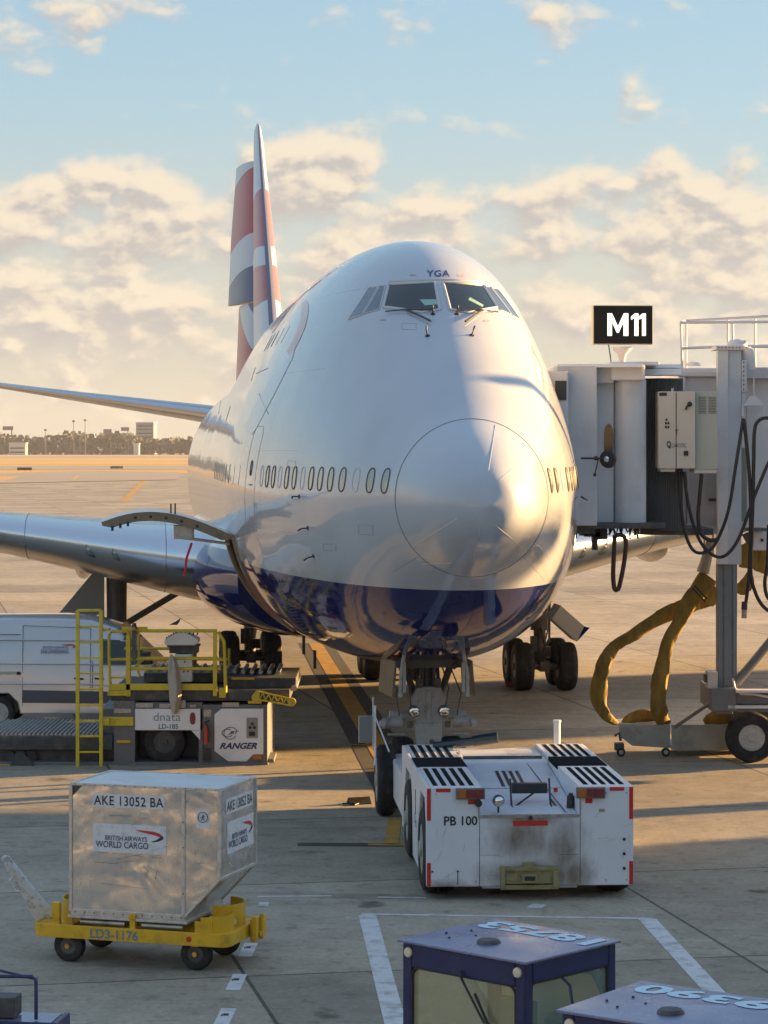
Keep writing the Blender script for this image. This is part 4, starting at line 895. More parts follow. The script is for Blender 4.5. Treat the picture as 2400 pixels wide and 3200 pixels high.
# ---------------- cargo dolly
DO = Vector((-4.27, 30.2, 0)); DR = R(-17.5)
dolly = empty('container_dolly', tuple(DO), DR, 'yellow four wheeled container dolly with white towbar raised, carrying the aluminium container', 'dolly')
q = MB()
def rrect(x0, x1, y0, y1, r, n=5):
    o = []
    for cx, cy, a0 in ((x1-r,y0+r,-90),(x1-r,y1-r,0),(x0+r,y1-r,90),(x0+r,y0+r,180)):
        for k in range(n+1): a = R(a0+90*k/n); o.append((cx+r*math.cos(a), cy+r*math.sin(a)))
    return o
def frame_ring(x0, x1, y0, y1, r, z0, z1, t, mb):
    a = rrect(x0, x1, y0, y1, r); b_ = rrect(x0+t, x1-t, y0+t, y1-t, max(.01, r-t)); n = len(a)
    vs = [(x,y,z0) for x,y in a]+[(x,y,z1) for x,y in a]+[(x,y,z1) for x,y in b_]+[(x,y,z0) for x,y in b_]; fs = []
    for k in range(n):
        j = (k+1) % n
        for u in range(4): fs.append((u*n+k, u*n+j, ((u+1)%4)*n+j, ((u+1)%4)*n+k))
    mb.add(vs, fs)
frame_ring(0, 2.55, 0, 1.20, .14, .305, .465, .03, q)
q.bb(.2,2.4,.35,.42,.33,.44); q.bb(.2,2.4,.9,.97,.33,.44); q.bb(2.5,2.60,.95,1.15,.34,.46); q.bb(.55,.62,.03,1.18,.33,.42); q.bb(1.9,1.97,.03,1.18,.33,.42); q.bb(.03,.5,.03,1.17,.44,.455); q.bb(2.2,2.52,.03,1.17,.44,.455)
q.build('frame', M_yellow, dolly, bevel=.008)
for (cx, a0, a1, hgt) in ((.62, 100, 250, .27), (2.12, -75, 80, .27)):
    for cy in ((.85,) if cx < 1 else (.62, 1.0)):
        q = MB(); rr_ = .42 if cx < 1 else .36; o = []; i_ = []
        for k in range(15):
            a = R(a0+(a1-a0)*k/14); o.append((cx+rr_*math.cos(a), cy-.3+rr_*math.sin(a))); i_.append((cx+(rr_-.015)*math.cos(a), cy-.3+(rr_-.015)*math.sin(a)))
        pl = o+i_[::-1]; q.prism(pl, (0,0,.455), (1,0,0), (0,1,0), hgt if cy != .62 else .20); q.build('end_guard', M_yellow, dolly, smooth=30)
for xa, xb in ((.62,1.20),(1.42,1.95)):
    for y in (.09,.5,.95): q = MB(); q.cyl((xa,y,.50),(xb,y,.50),.037,n=14); q.build('roller', M_steel, dolly, smooth=40)
q = MB(); q.bb(1.28,1.35,.02,.10,.44,.60); q.bb(1.27,1.36,.0,.12,.58,.64); q.build('container_lock', M_yellow, dolly, bevel=.006)
for b_ in ((2.30,2.34,.02,.08,.45,.66),(.26,.36,.02,.1,.44,.72),(2.12,2.32,.01,.03,.46,.60)): q = MB(); q.bb(*b_); q.build('container_lock', M_yellow, dolly, bevel=.006)
for (x, y) in ((.45,.14),(2.1,.14),(.45,1.05),(2.1,1.05)):
    q = MB(); tyre(q, (x, y, .195), .195, .13, (0,1,0), rim=.5); q.build('wheel', [M_rubber, M_dark], dolly, smooth=35)
    q = MB(); q.bb(x-.05,x+.05,y+.07,y+.10,.15,.33); q.cyl((x,y-.07,.195),(x,y-.09,.195),.03,n=10); q.bb(x-.04,x+.04,y-.1,y+.1,.29,.31); q.build('castor_bracket', M_yellow, dolly)
q = MB(); text_on(q, 'LD3-1176', (.78,0,.325), (.62,0,0), (0,0,.115), bold=.025, off=.004); q.build('fleet_number', mat('faded_blue_ink', (.10,.22,.34), .6, dirt=(.5,.38,.05), dirt_amt=.8, dscale=25), dolly)
q = MB(); q.lathe([(.035,0),(.03,.008),(.001,.01)], (2.05,-.0,.385), (0,-1,0), 18); q.build('side_reflector', M_red, dolly)
q = MB(); text_on(q, 'dnata', (2.27,.015+.3,.50), (.18,.20,0), (0,0,.10), bold=.02, off=.02); q.build('operator_lettering', mat('cream_ink', (.75,.72,.45), .6), dolly)
q = MB(); q.bb(2.56,2.62,.70,1.12,.25,.52); q.bb(2.60,2.66,.66,.72,.28,.56); q.bb(2.55,2.66,.8,.86,.30,.36); q.cyl((2.64,.9,.26),(2.64,.9,.56),.025,n=10); q.build('rear_coupling', M_yellow, dolly, bevel=.005)
tb0 = Vector((.02,.42,.43)); 
def dl(v): return Matrix.Rotation(-DR, 4, 'Z') @ (Vector(v)-DO)
tip = dl(PY(20, 2686, 30.35)); dvec = tip-tb0
side = Vector((dvec.z, 0, -dvec.x)).normalized(); yv = Vector((0,1,0))
q = MB(); rings = []
for u, wd, tk in ((0,.15,.05),(.35,.10,.045),(.78,.065,.04),(.84,.06,.05),(.95,.045,.05)):
    c = tb0+dvec*u; rings.append([tuple(c+side*sx*wd/1.0+yv*sy*tk) for sx, sy in ((-.9,-1),(.9,-1),(.9,1),(-.9,1))])
q.loft(rings); ringc = tb0+dvec*.985; q.tube([ringc+(dvec.normalized()*math.cos(a)*.055+side*math.sin(a)*.045) for a in [2*math.pi*k/16 for k in range(16)]], .02, 6, closed=True)
q.build('towbar', mat('chipped_white_paint', (.66,.70,.72), .5, var=.1, dirt=(.25,.13,.07), dirt_amt=.9, dscale=14), dolly, bevel=.006)
c = tb0+dvec*.52; q = MB(); q.tube([c+side*-.06, c+side*-.13+dvec*.02, c+side*-.13+dvec*.20, c+side*-.06+dvec*.23], .01, 6); q.build('towbar_handle', M_white, dolly)
# ---------------- LD3 container
ct = empty('air_cargo_container', tuple(Vector(PM.translation)*0 + (DO + Matrix.Rotation(DR, 3, 'Z') @ Vector((.50,.06,.56)))), DR, 'dented aluminium air cargo container with slanted lower corner, sitting on the yellow dolly', 'cargo container')
def alu_mat(name, warm=0):
    m = mat(name, (.76,.75,.73), .25, metal=.92, var=.04, vscale=1.6, dirt=(.45,.42,.38), dirt_amt=.3, dscale=5, rvar=.08)
    nt = m.node_tree; N = nt.nodes; L = nt.links; b = N['Principled BSDF']; tc = N.new('ShaderNodeTexCoord')
    n = N.new('ShaderNodeTexNoise'); n.inputs['Scale'].default_value = 1.7; n.inputs['Detail'].default_value = 2.5; n.inputs['Distortion'].default_value = .3; L.new(tc.outputs['Object'], n.inputs['Vector'])
    n2 = N.new('ShaderNodeTexVoronoi'); n2.feature = 'SMOOTH_F1'; n2.inputs['Scale'].default_value = 5; L.new(tc.outputs['Object'], n2.inputs['Vector'])
    a = N.new('ShaderNodeMath'); a.operation = 'MULTIPLY_ADD'; L.new(n2.outputs['Distance'], a.inputs[0]); a.inputs[1].default_value = .05; L.new(n.outputs['Fac'], a.inputs[2])
    bp = N.new('ShaderNodeBump'); bp.inputs['Distance'].default_value = .04; bp.inputs['Strength'].default_value = 1; L.new(a.outputs[0], bp.inputs['Height']); L.new(bp.outputs[0], b.inputs['Normal']); return m
M_alu = alu_mat('dented_aluminium'); M_alutop = mat('container_roof_sheet', (.60,.64,.68), .35, metal=.6, var=.15, vscale=2, dirt=(.35,.33,.32), dirt_amt=.6, dscale=4, bump=.02, bscale=3)
M_edge = mat('aluminium_edge', (.60,.60,.58), .42, metal=.7, var=.12, vscale=8, dirt=(.18,.15,.12), dirt_amt=.5, dscale=9)
CW, CD, CHh = 1.92, 1.20, 1.60
prof = [(0,.06),(1.46,.06),(CW,.54),(CW,CHh),(0,CHh)]
q = MB(); q.prism(prof, (0,CD,0), (1,0,0), (0,0,1), CD); q.M = Matrix.Identity(4); q.build('shell', M_alu, ct)
q = MB(); q.bb(.01,CW-.01,.01,CD-.01,CHh,CHh+.006); q.build('roof', M_alutop, ct)
q = MB(); e = .022
for y in (0, CD):
    for a, b_ in (((0,.06),(0,CHh)),((0,CHh),(CW,CHh)),((CW,CHh),(CW,.54)),((CW,.54),(1.46,.06)),((1.46,.06),(1.46,CHh))):
        q.bar((a[0],y,a[1]),(b_[0],y,b_[1]),.045 if a[0] == b_[0] else .03,.03)
for a in ((0,CHh),(CW,CHh),(CW,.54)): q.bar((a[0],0,a[1]),(a[0],CD,a[1]),.035,.035)
q.build('edge_frame', M_edge, ct, bevel=.004)
q = MB(); q.bb(-.03,1.52,-.03,CD+.03,-.01,.025); q.bb(0,1.49,-.012,CD+.012,.025,.095); q.build('base_rail', M_edge, ct, bevel=.004)
q = MB()
for k in range(12): q.lathe([(.010,0),(.006,.006)], (.06+k*.125,-.013,.06), (0,-1,0), 8)
for k in range(15): q.lathe([(.008,0),(.005,.005)], (.06+k*.13,-.016,CHh-.0), (0,-1,0), 8)
for z in (.35,.9,1.2): q.lathe([(.010,0),(.006,.006)], (1.46,-.016,z), (0,-1,0), 8)
q.prism([(0,0),(.12,0),(0,-.12)], (.025,-.004,CHh-.02), (1,0,0), (0,0,1), .003); q.build('rivet', M_dark, ct)
M_label = mat('white_label', (.72,.74,.76), .5, var=.05, vscale=5, dirt=(.35,.33,.30), dirt_amt=.6, dscale=12)
q = MB(); q.bb(.29,1.22,-.006,-.002,1.335,1.495); a = q.build('code_plate', M_label, ct)
q = MB(); text_on(q, 'AKE 13052 BA', (.305,-.006,1.36), (.90,0,0), (0,0,.115), bold=.012, off=.003, spacing=1.08); q.build('code_lettering', M_ink, a)
q = MB(); q.bb(.29,1.24,-.006,-.002,.80,1.14); a = q.build('airline_plate', M_label, ct)
def ba_logo(par, o, eu, ev, l1, l2, s=1.0):
    """o: lower left of the plate, eu/ev: unit vectors scaled to plate metres"""
    o = Vector(o); eu = Vector(eu); ev = Vector(ev)
    q = MB(); text_on(q, l1, o+eu*.17+ev*.42, eu*.57, ev*.17, bold=.008, off=.004); text_on(q, l2, o+eu*.04+ev*.16, eu*.72, ev*.23, bold=.008, off=.004); q.build('airline_lettering', M_navyink, par)
    nn = eu.cross(ev).normalized()*.004
    R1 = [(.57,.84),(.68,.82),(.82,.80),(.90,.75),(.95,.66),(.92,.60),(.86,.66),(.78,.70),(.66,.76)]
    B1 = [(.92,.62),(.96,.66),(.96,.54),(.90,.46),(.82,.42),(.79,.43),(.86,.50),(.90,.56)]
    for P_, m_ in ((R1, MATS['ribbon_bright_red']), (B1, M_navyink)):
        q = MB(); q.add([tuple(o+eu*x+ev*y+nn) for x, y in P_], [tuple(range(len(P_)))]); q.build('ribbon_emblem', m_, par)
mat('ribbon_bright_red', (.55,.04,.05), .5)
ba_logo(a, (.29,-.006,.80), (.95,0,0), (0,0,.34), 'BRITISH AIRWAYS', 'WORLD CARGO')
q = MB(); q.bb(CW+.002,CW+.006,.20,1.10,1.28,1.46); a = q.build('code_plate', M_label, ct)
q = MB(); text_on(q, 'AKE 13052 BA', (CW+.006,.22,1.31), (0,.86,0), (0,0,.12), bold=.012, off=.003); q.build('code_lettering', M_ink, a)
q = MB(); q.bb(CW+.002,CW+.006,.24,1.12,.80,1.18); a = q.build('airline_plate', M_label, ct)
ba_logo(a, (CW+.006,.24,.80), (0,.88,0), (0,0,.38), 'BRITISH AIRWAYS', 'WORLD CARGO')
q = MB(); q.bb(1.63,1.79,-.006,-.002,1.14,1.36); a = q.build('handling_label', M_label, ct)
q = MB(); c = Vector((1.71,-.009,1.27)); q.tube([c+Vector((.06*math.cos(t),0,.06*math.sin(t))) for t in [2*math.pi*k/20 for k in range(20)]], .005, 4, closed=True)
q.tube([c+Vector((-.02,0,-.035)),c+Vector((0,0,.0)),c+Vector((.02,0,-.035))],.006,4); q.tube([c+Vector((0,0,0)),c+Vector((.004,0,.03))],.008,4); q.tube([c+Vector((-.03,0,-.005)),c+Vector((.03,0,.01))],.005,4); q.build('handling_symbol', M_ink, a)
q = MB()   # scratches, stencils and dents
random.seed(3)
for (x0,z0_,x1,z1_,w) in ((.50,1.235,.78,1.245,.012),(.86,1.225,1.0,1.22,.008),(.36,.79,.50,.785,.008),(.55,.785,.72,.775,.010),(.82,.775,.95,.765,.012),(1.02,.77,1.18,.755,.010),(1.05,.84,1.33,.93,.008),(.98,.80,1.1,.86,.007),(.60,.72,.95,.80,.006),(.30,.67,.62,.665,.008),(.50,.66,.9,.72,.004),(1.0,.64,1.12,.60,.006),(1.12,.60,1.10,.50,.006),(1.6,.72,1.80,.72,.008),(1.6,.86,1.62,.83,.006),(.4,.42,1.0,.38,.003)):
    q.bar((x0,-.0065,z0_),(x1,-.0065,z1_),w,.001)
for _ in range(26):
    x = .35+random.random()*1.0; z = .6+random.random()*.5; q.bar((x,-.0066,z),(x+random.uniform(-.05,.05),-.0066,z+random.uniform(-.03,.03)),.003,.001)
q.build('scratch', mat('scratch_brown', (.10,.075,.06), .6), ct)
# ---------------- cargo loader
LB = Vector((-4.2, 48.9, 0)); X, Z = XZ(159.5); YL = 48.9
ld = empty('cargo_loader', tuple(LB), 0, 'dark grey cargo loader with yellow rails and ladder beside the open cargo door', 'cargo loader')
def LW(): return W(LB)
def pbox(m, x0, x1, y0, y1, d0, d1, mi=None): m.bb(X(x0), X(x1), YL+d0, YL+d1, Z(y1), Z(y0), mi)
q = LW(); pbox(q,-90,838,2382,2402,.0,3.0); pbox(q,632,836,2203,2384,.05,2.9); pbox(q,355,422,2190,2398,.02,2.9); pbox(q,422,632,2196,2216,.05,2.9); pbox(q,422,632,2216,2392,1.0,2.9); pbox(q,300,358,2225,2395,.6,2.6); pbox(q,620,640,2282,2392,.05,.9); pbox(q,740,856,2374,2386,.1,1.2); q.build('chassis', M_grey, ld, bevel=.015)
q = LW(); pbox(q,345,905,2158,2192,.1,3.1); pbox(q,700,922,2128,2168,.6,3.0); pbox(q,430,720,2120,2150,1.2,3.0); q.build('upper_platform', M_dark, ld, bevel=.015)
q = LW()
for k in range(16): q.cyl((X(440+k*28),YL+1.3,Z(2119)),(X(440+k*28),YL+2.9,Z(2119)),.045,n=8)
q.cyl((X(916),YL+.5,Z(2158)),(X(916),YL+3.0,Z(2158)),.06,n=14); q.build('roller_bed', M_steel, ld, smooth=40)
q = LW(); pbox(q,-60,350,2302,2345,.1,2.9); pbox(q,-60,300,2345,2385,.35,2.8); pbox(q,55,335,2395-3,2402,-.25,0); q.build('lower_platform', M_dark, ld, bevel=.01)
q = LW()
for k in range(26): x = -40+k*14; q.cyl((X(x),YL+.2,Z(2300)),(X(x),YL+2.8,Z(2300)),.035,n=8)
for (a, b_, y) in ((90,140,2277),(165,265,2291),(150,330,2305)): q.bb(X(a),X(b_),YL+2.0,YL+2.06,Z(y+3),Z(y))
q.build('platform_roller', M_steel, ld, smooth=40)
q = LW()
for k in range(9):
    for j in range(3): q.bb(X(10+k*34),X(34+k*34),YL+.08,YL+.1,Z(2312+j*10)-.012,Z(2312+j*10)+.012)
for x in (20,60,88): q.lathe([(.13,0),(.13,.06)], (X(x),YL+.30,Z(2370)), (0,-1,0), 18)
q.prism([(X(30)+4.2,Z(2400)),(X(112)+4.2,Z(2400)),(X(98)+4.2,Z(2372)),(X(72)+4.2,Z(2350)),(X(50)+4.2,Z(2360))], (-4.2,YL-.05,0), (1,0,0), (0,0,1), .06); q.build('linkage', M_dark, ld, smooth=40)
q = LW(); pbox(q,-10,31,2388,2396,-.03,-.01); pbox(q,364,407,2313,2321,-.01,.019); pbox(q,775,817,2191,2199,.03,.05); pbox(q,718,790,2125,2132,.57,.59); q.build('warning_strip', M_yellow, ld)
q = LW(); poly = [(670,2233),(692,2215),(823,2215),(823,2358),(792,2358),(770,2380),(713,2380),(670,2347)]
q.prism([(X(a), Z(b_)) for a, b_ in poly][::-1], (0,YL+.05,0), (1,0,0), (0,0,1), .03); q.build('engine_cover', M_white, ld, bevel=.008)
q = LW(); pbox(q,422,626,2215,2282,.0,.05); q.prism([(X(598),Z(2283)),(X(626),Z(2314)),(X(626),Z(2283))], (0,YL+.04,0), (1,0,0), (0,0,1), .03); q.build('side_cover', M_white, ld, bevel=.006)
q = LW(); text_on(q, 'RANGER', (X(686),YL+.018,Z(2341)), (X(813)-X(686)-.06,0,0), (.0,0,Z(2321)-Z(2341)), bold=.035, shear=.35, off=.003); q.build('model_lettering', M_navyink, ld)
q = LW(); text_on(q, 'JBT', (X(712),YL+.018,Z(2297)), (.19,0,0), (.02,0,.075), bold=.03, shear=.3, off=.003)
for (cx, cy, rx, rz, a0, a1) in ((721,2292,.135,.12,20,250),(711,2291,.11,.075,60,330),(718,2291,.13,.12,250,340)): q.tube([(X(cx)+rx*math.cos(R(a)),YL+.012,Z(cy)+rz*math.sin(R(a))) for a in range(a0,a1,12)], .007, 4)
q.build('maker_logo', M_ink, ld)
M_teal = mat('teal_ink', (.12,.25,.27), .5)
q = LW(); text_on(q, 'dnata', (X(480),YL-.001,Z(2253)), (X(564)-X(480),0,0), (0,0,Z(2227)-Z(2253)), bold=-.005, off=.004); q.build('operator_lettering', M_teal, ld)
q = LW(); text_on(q, 'LD-185', (X(496),YL-.001,Z(2278)), (X(557)-X(496),0,0), (0,0,Z(2262)-Z(2278)), bold=.03, off=.004); q.build('fleet_number', M_teal, ld)
q = LW(); q.prism([(X(602)+.055*math.cos(R(a)), Z(2245)+.12*math.copysign(abs(math.sin(R(a)))**.6, math.sin(R(a)))) for a in range(0,360,20)], (0,YL+.0,0), (1,0,0), (0,0,1), .012); q.build('side_lamp', M_lens, ld)
q = LW(); q.prism([(X(804)+.10*math.cos(R(a)), Z(2366)+.055*math.sin(R(a))) for a in range(0,360,20)], (0,YL+.04,0), (1,0,0), (0,0,1), .03); q.build('side_lamp', M_amber, ld)
q = LW(); pbox(q,770,805,2243,2307,.005,.021); cp = q.build('control_panel', mat('panel_beige_grey', (.28,.27,.23), .5), ld, bevel=.008)
q = LW(); 
for (x, y) in ((788,2262),(781,2274),(795,2274)): q.lathe([(.03,0),(.022,.02)], (X(x),YL+.005,Z(y)), (0,-1,0), 12)
pbox(q,778,797,2286,2300,-.002,.004); q.build('dial', M_ink, cp)
q = LW()
for (a, b_, c_, d_) in ((424,478,2197,2211),(498,532,2199,2212),(560,580,2188,2212),(694,747,2196,2209),(636,660,2218,2240),(357,410,2214,2228),(594,612,2202,2210)): pbox(q,a,b_,c_,d_,-.012 if a < 632 else .03,.0 if a < 632 else .045)
q.build('warning_label', mat('label_cream', (.42,.38,.33), .6, var=.3, vscale=30), ld)
q = LW(); q.cyl((X(645),YL-.06,Z(2325)),(X(645),YL-.06,Z(2275)),.055,.05,14); q.cyl((X(645),YL-.06,Z(2275)),(X(645),YL-.06,Z(2266)),.05,.02,14); q.build('fire_extinguisher', mat('extinguisher_red', (.45,.05,.03), .35), ld, smooth=40)
q = LW(); q.cyl((X(645),YL-.06,Z(2266)),(X(645),YL-.06,Z(2258)),.02,n=8); q.tube([(X(640),YL-.06,Z(2258)),(X(656),YL-.06,Z(2250))],.015,6); q.tube([(X(648),YL-.09,Z(2262)),(X(656),YL-.1,Z(2290)),(X(650),YL-.09,Z(2320))],.012,6); pbox(q,634,656,2340,2375,-.08,.04); q.build('extinguisher_bracket', M_black, ld)
q = LW(); tyre(q, (X(512), YL+.38, .43), .43, .5, (0,1,0), rim=.5); q.build('wheel', [M_rubber, M_dark], ld, smooth=35)
q = LW(); tyre(q, (X(512), YL+2.6, .43), .43, .4, (0,1,0), rim=.5); q.build('wheel', [M_rubber, M_dark], ld, smooth=35)
def rail(pts, r=.028, d=.05): return [(X(a), YL+(c[0] if c else d), Z(b_)) for a, b_, *c in pts]
q = LW()
q.tube(rail([(345,2160),(340,2060),(340,1985),(350,1974),(395,1974),(404,1984),(404,2175)]), .03, 8); q.tube(rail([(340,2062),(404,2060)]), .028, 8); q.tube(rail([(345,2118),(404,2118)]), .02, 8)
for y, a, b_ in ((1972,404,678),(2058,430,680),(2090,404,690)): q.tube(rail([(a,y),(b_,y)]), .034, 8)
q.tube(rail([(427,1985,.5),(425,2110,.5),(432,2122,.5),(420,2124,.5)]), .022, 8); q.tube(rail([(380,1966),(460,1966)]), .045, 8)
q.bb(X(672)-.04,X(672)+.035,YL+.0,YL+.1,Z(2175),Z(1968)); q.tube(rail([(682,1975),(700,2005),(702,2060),(705,2170)]), .035, 8); q.tube(rail([(672,2062),(705,2063)]), .025, 8)
q.bb(X(400)-.04,X(400)+.04,YL+.0,YL+.08,Z(2176),Z(1985))
q.build('guard_rail', M_yellow2, ld, smooth=40)
q = LW(); q.tube(rail([(345,2095,2.6),(690,2095,2.6)]), .03, 8); q.tube(rail([(345,2060,2.6),(560,2060,2.6)]), .03, 8)
for x in (360,520,690): q.tube(rail([(x,2060,2.6),(x,2140,2.6)]), .028, 8)
q.tube(rail([(410,2095,.2),(410,2095,2.6)]), .025, 8); q.build('far_guard_rail', M_yellow2, ld, smooth=40)
q = LW(); pbox(q,340,678,2137,2157,.0,.05); pbox(q,336,400,2158,2174,-.02,.06); pbox(q,685,706,2150,2180,.0,.06); pbox(q,324,417,2240,2268,-.02,.015); q.build('toe_board', M_yellow2, ld, bevel=.006)
q = LW()
for x in (247,320): q.bb(X(x)-.035,X(x)+.035,YL-.25,YL-.18,Z(2392),Z(1905))
q.bb(X(247),X(320),YL-.25,YL-.19,Z(1909),Z(1901))
for k in range(9): y = 1956+k*48.7; q.bb(X(249),X(318),YL-.24,YL-.19,Z(y+3),Z(y-3))
q.bb(X(320),X(345),YL-.2,YL+.1,Z(1970),Z(1962)); q.bb(X(320),X(345),YL-.2,YL+.1,Z(2262),Z(2245)); q.build('ladder', M_yellow2, ld, bevel=.006)
q = LW(); A = lambda a, b_: (X(a), YL-.02, Z(b_))
q.prism([(X(790),Z(2190)),(X(786),Z(2176)),(X(800),Z(2158)),(X(812),Z(2157)),(X(812),Z(2188)),(X(800),Z(2190))], (0,YL+.0,0), (1,0,0), (0,0,1), .05)
q.bar(A(808,2160),A(912,2184),.03,.028) ; q.bar(A(808,2186),A(908,2204),.03,.028)
for k in range(5): a = 812+k*18.5; q.bar(A(a,2184+k*3.2),A(a+9,2165+k*3.6),.02,.022); q.bar(A(a+9,2165+k*3.6),A(a+18,2187+k*3.2),.02,.022)
q.lathe([(.08,-.03),(.08,.05)], (X(912),YL,Z(2194)), (0,-1,0), 18); q.build('lattice_arm', M_yellow2, ld)
q = LW(); q.cyl((X(421),YL-.1,Z(1966)),(X(421),YL-.1,Z(1958)),.07,.06,12); q.build('beacon', M_amber, ld, smooth=40)
q = LW(); q.cyl((X(421),YL-.1,Z(1958)),(X(421),YL-.1,Z(1946)),.05,.04,12); q.bb(X(414),X(428),YL-.1,YL-.04,Z(2060),Z(1970)); q.prism([(X(512),Z(1966)),(X(535),Z(1954)),(X(549),Z(1944)),(X(546),Z(1956)),(X(538),Z(1966))], (0,YL+1.2,0), (1,0,0), (0,0,1), .04); q.build('beacon_post', M_dark, ld)
q = LW(); q.prism([(X(508),Z(2016)),(X(508),Z(2002)),(X(540),Z(1984)),(X(580),Z(1984)),(X(614),Z(2002)),(X(616),Z(2014)),(X(605),Z(2022)),(X(512),Z(2022))], (0,YL+.9,0), (1,0,0), (0,0,1), .5); q.build('console_hood', M_white, ld, bevel=.02)
q = LW(); pbox(q,516,616,2022,2029,.45,.95); pbox(q,522,612,2029,2048,.5,.9); pbox(q,598,608,2048,2095,.5,.6); q.build('console_desk', M_dark, ld, bevel=.008)
q = LW(); pbox(q,540,596,2050,2136,.35,.7); q.build('console_cabinet', M_white, ld, bevel=.01)
q = LW()
for k in range(6): x = 545+k*13; q.tube([(X(x),YL+.5,Z(1990)),(X(x+6),YL+.45,Z(1972))],.014,5)
for k in range(5): q.bb(X(514+k*7),X(517+k*7),YL+.38,YL+.42,Z(2000-k*4),Z(1994-k*4))
for (x, y) in ((573,2073),(570,2104),(583,2103)): q.lathe([(.018,0),(.012,.01)], (X(x),YL+.35,Z(y)), (0,-1,0), 10)
q.build('console_lever', M_black, ld)
q = LW(); rings = []
for (y, a, b_, tk) in ((2044,533,540,.04),(2060,528,553,.09),(2090,524,562,.12),(2120,523,567,.13),(2150,526,570,.13),(2180,528,568,.11),(2205,532,564,.09),(2228,538,556,.05)):
    c = (X(a)+X(b_))/2; w = (X(b_)-X(a))/2; r_ = []
    for k in range(28):
        t = 2*math.pi*k/28; f = 1+.28*math.sin(3*t+y*.02)+.14*math.cos(7*t+y*.05); r_.append((c+w*math.cos(t)*(.85+.15*math.cos(5*t)), YL-.10+tk*math.sin(t)*f, Z(y)))
    rings.append(r_)
q.loft(rings); q.build('canvas_cover', mat('canvas_cloth', (.42,.39,.33), .9, var=.15, vscale=6, dirt=(.2,.18,.14), dirt_amt=.5, dscale=6, bump=.02, bscale=8), ld, smooth=70)
# ---------------- van
VB = Vector((-7.4, 55.2, 0)); X, Z = XZ(7800/55.2); YV = 55.2
van = empty('service_van', tuple(VB), 0, 'white panel van with grey lower cladding parked behind the cargo loader', 'van')
def VW(): return W(VB)
M_van = mat('van_paint', (.56,.57,.61), .22, metal=.25, coat=.8, var=.03, bump=.012, bscale=1.2)
xr = -10.6
side = [(xr,.42),(xr+.05,1.9),(xr+.25,2.40),(xr+.6,2.47),(-7.2,2.48),(-6.5,2.44),(-5.95,2.25),(-5.5,1.80),(-5.05,1.36),(-4.6,1.22),(-4.35,1.02),(-4.28,.55),(-4.4,.35),(-4.75,.33),(-4.8,.55),(-5.0,.72),(-5.4,.72),(-5.6,.55),(-5.65,.33),(-8.05,.33),(-8.1,.58),(-8.3,.78),(-8.75,.78),(-8.95,.58),(-9.0,.36)]
q = VW(); rings = []
for (d, ins, top) in ((0,.06,.0),(.03,.0,0),(.5,0,0),(1.0,0,.02),(1.55,0,.0),(2.02,0,0),(2.05,.06,0)):
    eg = .13 if (d < .02 or d > 2.03) else (.05 if (d < .04 or d > 2.0) else 0)
    rings.append([(x, YV+d+(.16*max(0,(z-1.3))/1.2 if d < .5 else (-.16*max(0,(z-1.3))/1.2 if d > 1.5 else 0)), z-eg*max(0,(z-1.9))/.5) for x, z in side])
q.loft(rings); q.build('body', M_van, van, smooth=50, bevel=.03)
def vpatch(name, pts, m, off=.012, par=None):
    """plate lying on the van side"""
    q = VW(); f = lambda x, z: (x, YV-off+.16*max(0,(z-1.3))/1.2, z); n = len(pts)
    q.add([f(*p) for p in pts]+[(a, b_+.03, c) for a, b_, c in (f(*p) for p in pts)], [tuple(range(n)), tuple(range(2*n-1, n-1, -1))]+[(i,(i+1)%n,n+(i+1)%n,n+i) for i in range(n)]); return q.build(name, m, par or van)
win = vpatch('side_window', [(-6.25,1.42),(-6.25,1.98),(-5.85,1.96),(-5.55,1.72),(-5.25,1.42)], M_glassdark)
vpatch('windscreen_side', [(-5.45,1.50),(-5.80,1.93),(-5.72,2.08),(-5.05,1.42)], M_glassdark, .005)
q = VW(); q.add([(-5.9,YV+.28,2.24),(-5.9,YV+1.78,2.24),(-5.08,YV+1.95,1.42),(-5.08,YV+.1,1.42)], [(0,1,2,3)]); q.v = [(a+.03, b_, c+.03) for a, b_, c in q.v]; q.build('windscreen', M_glassdark, van)
M_clad = mat('grey_cladding', (.10,.10,.11), .6)
vpatch('side_cladding', [(-8.0,.58),(-8.0,.86),(-4.4,.80),(-4.4,.62),(-4.9,.66),(-5.0,.80),(-5.4,.80),(-5.65,.56)], M_clad, .02); vpatch('side_cladding', [(xr,.6),(xr,.9),(-9.0,.88),(-9.0,.6)], M_clad, .02)
q = VW()
for pts in ([(-8.0,.5),(-8.0,2.28),(-6.5,2.22),(-6.5,.5)],[(xr+.2,2.08),(-8.05,2.08)],[(-6.45,.55),(-6.45,1.5)]):
    q.tube([(x, YV-.004+.16*max(0,(z-1.3))/1.2, z) for x, z in pts], .008, 4)
q.build('door_gap', M_black, van)
for z_ in (1.02,1.46,1.98):
    q = VW(); q.tube([(xr+.1, YV-.0+.16*max(0,(z_-1.3))/1.2, z_),(-6.5, YV-.0+.16*max(0,(z_-1.3))/1.2, z_-.03),(-5.6, YV-.0+.16*max(0,(z_-1.3))/1.2, z_-.10 if z_ < 1.4 else z_-.04)], .018, 6); q.build('body_crease', M_van, van, smooth=60)
for x0, x1, z_ in ((-10.4,-8.04,1.24),): vpatch('sliding_door_rail', [(x0,z_-.02),(x0,z_+.035),(x1,z_+.03),(x1,z_-.025)], mat('rail_cream', (.5,.45,.38), .5), .02)
vpatch('sliding_door_rail', [(-8.12,1.20),(-8.12,1.27),(-8.04,1.27),(-8.04,1.20)], M_black, .03)
for x0 in (-6.85,-6.40): vpatch('door_handle', [(x0,1.10),(x0,1.14),(x0+.2,1.125),(x0+.2,1.09)], M_black, .04)
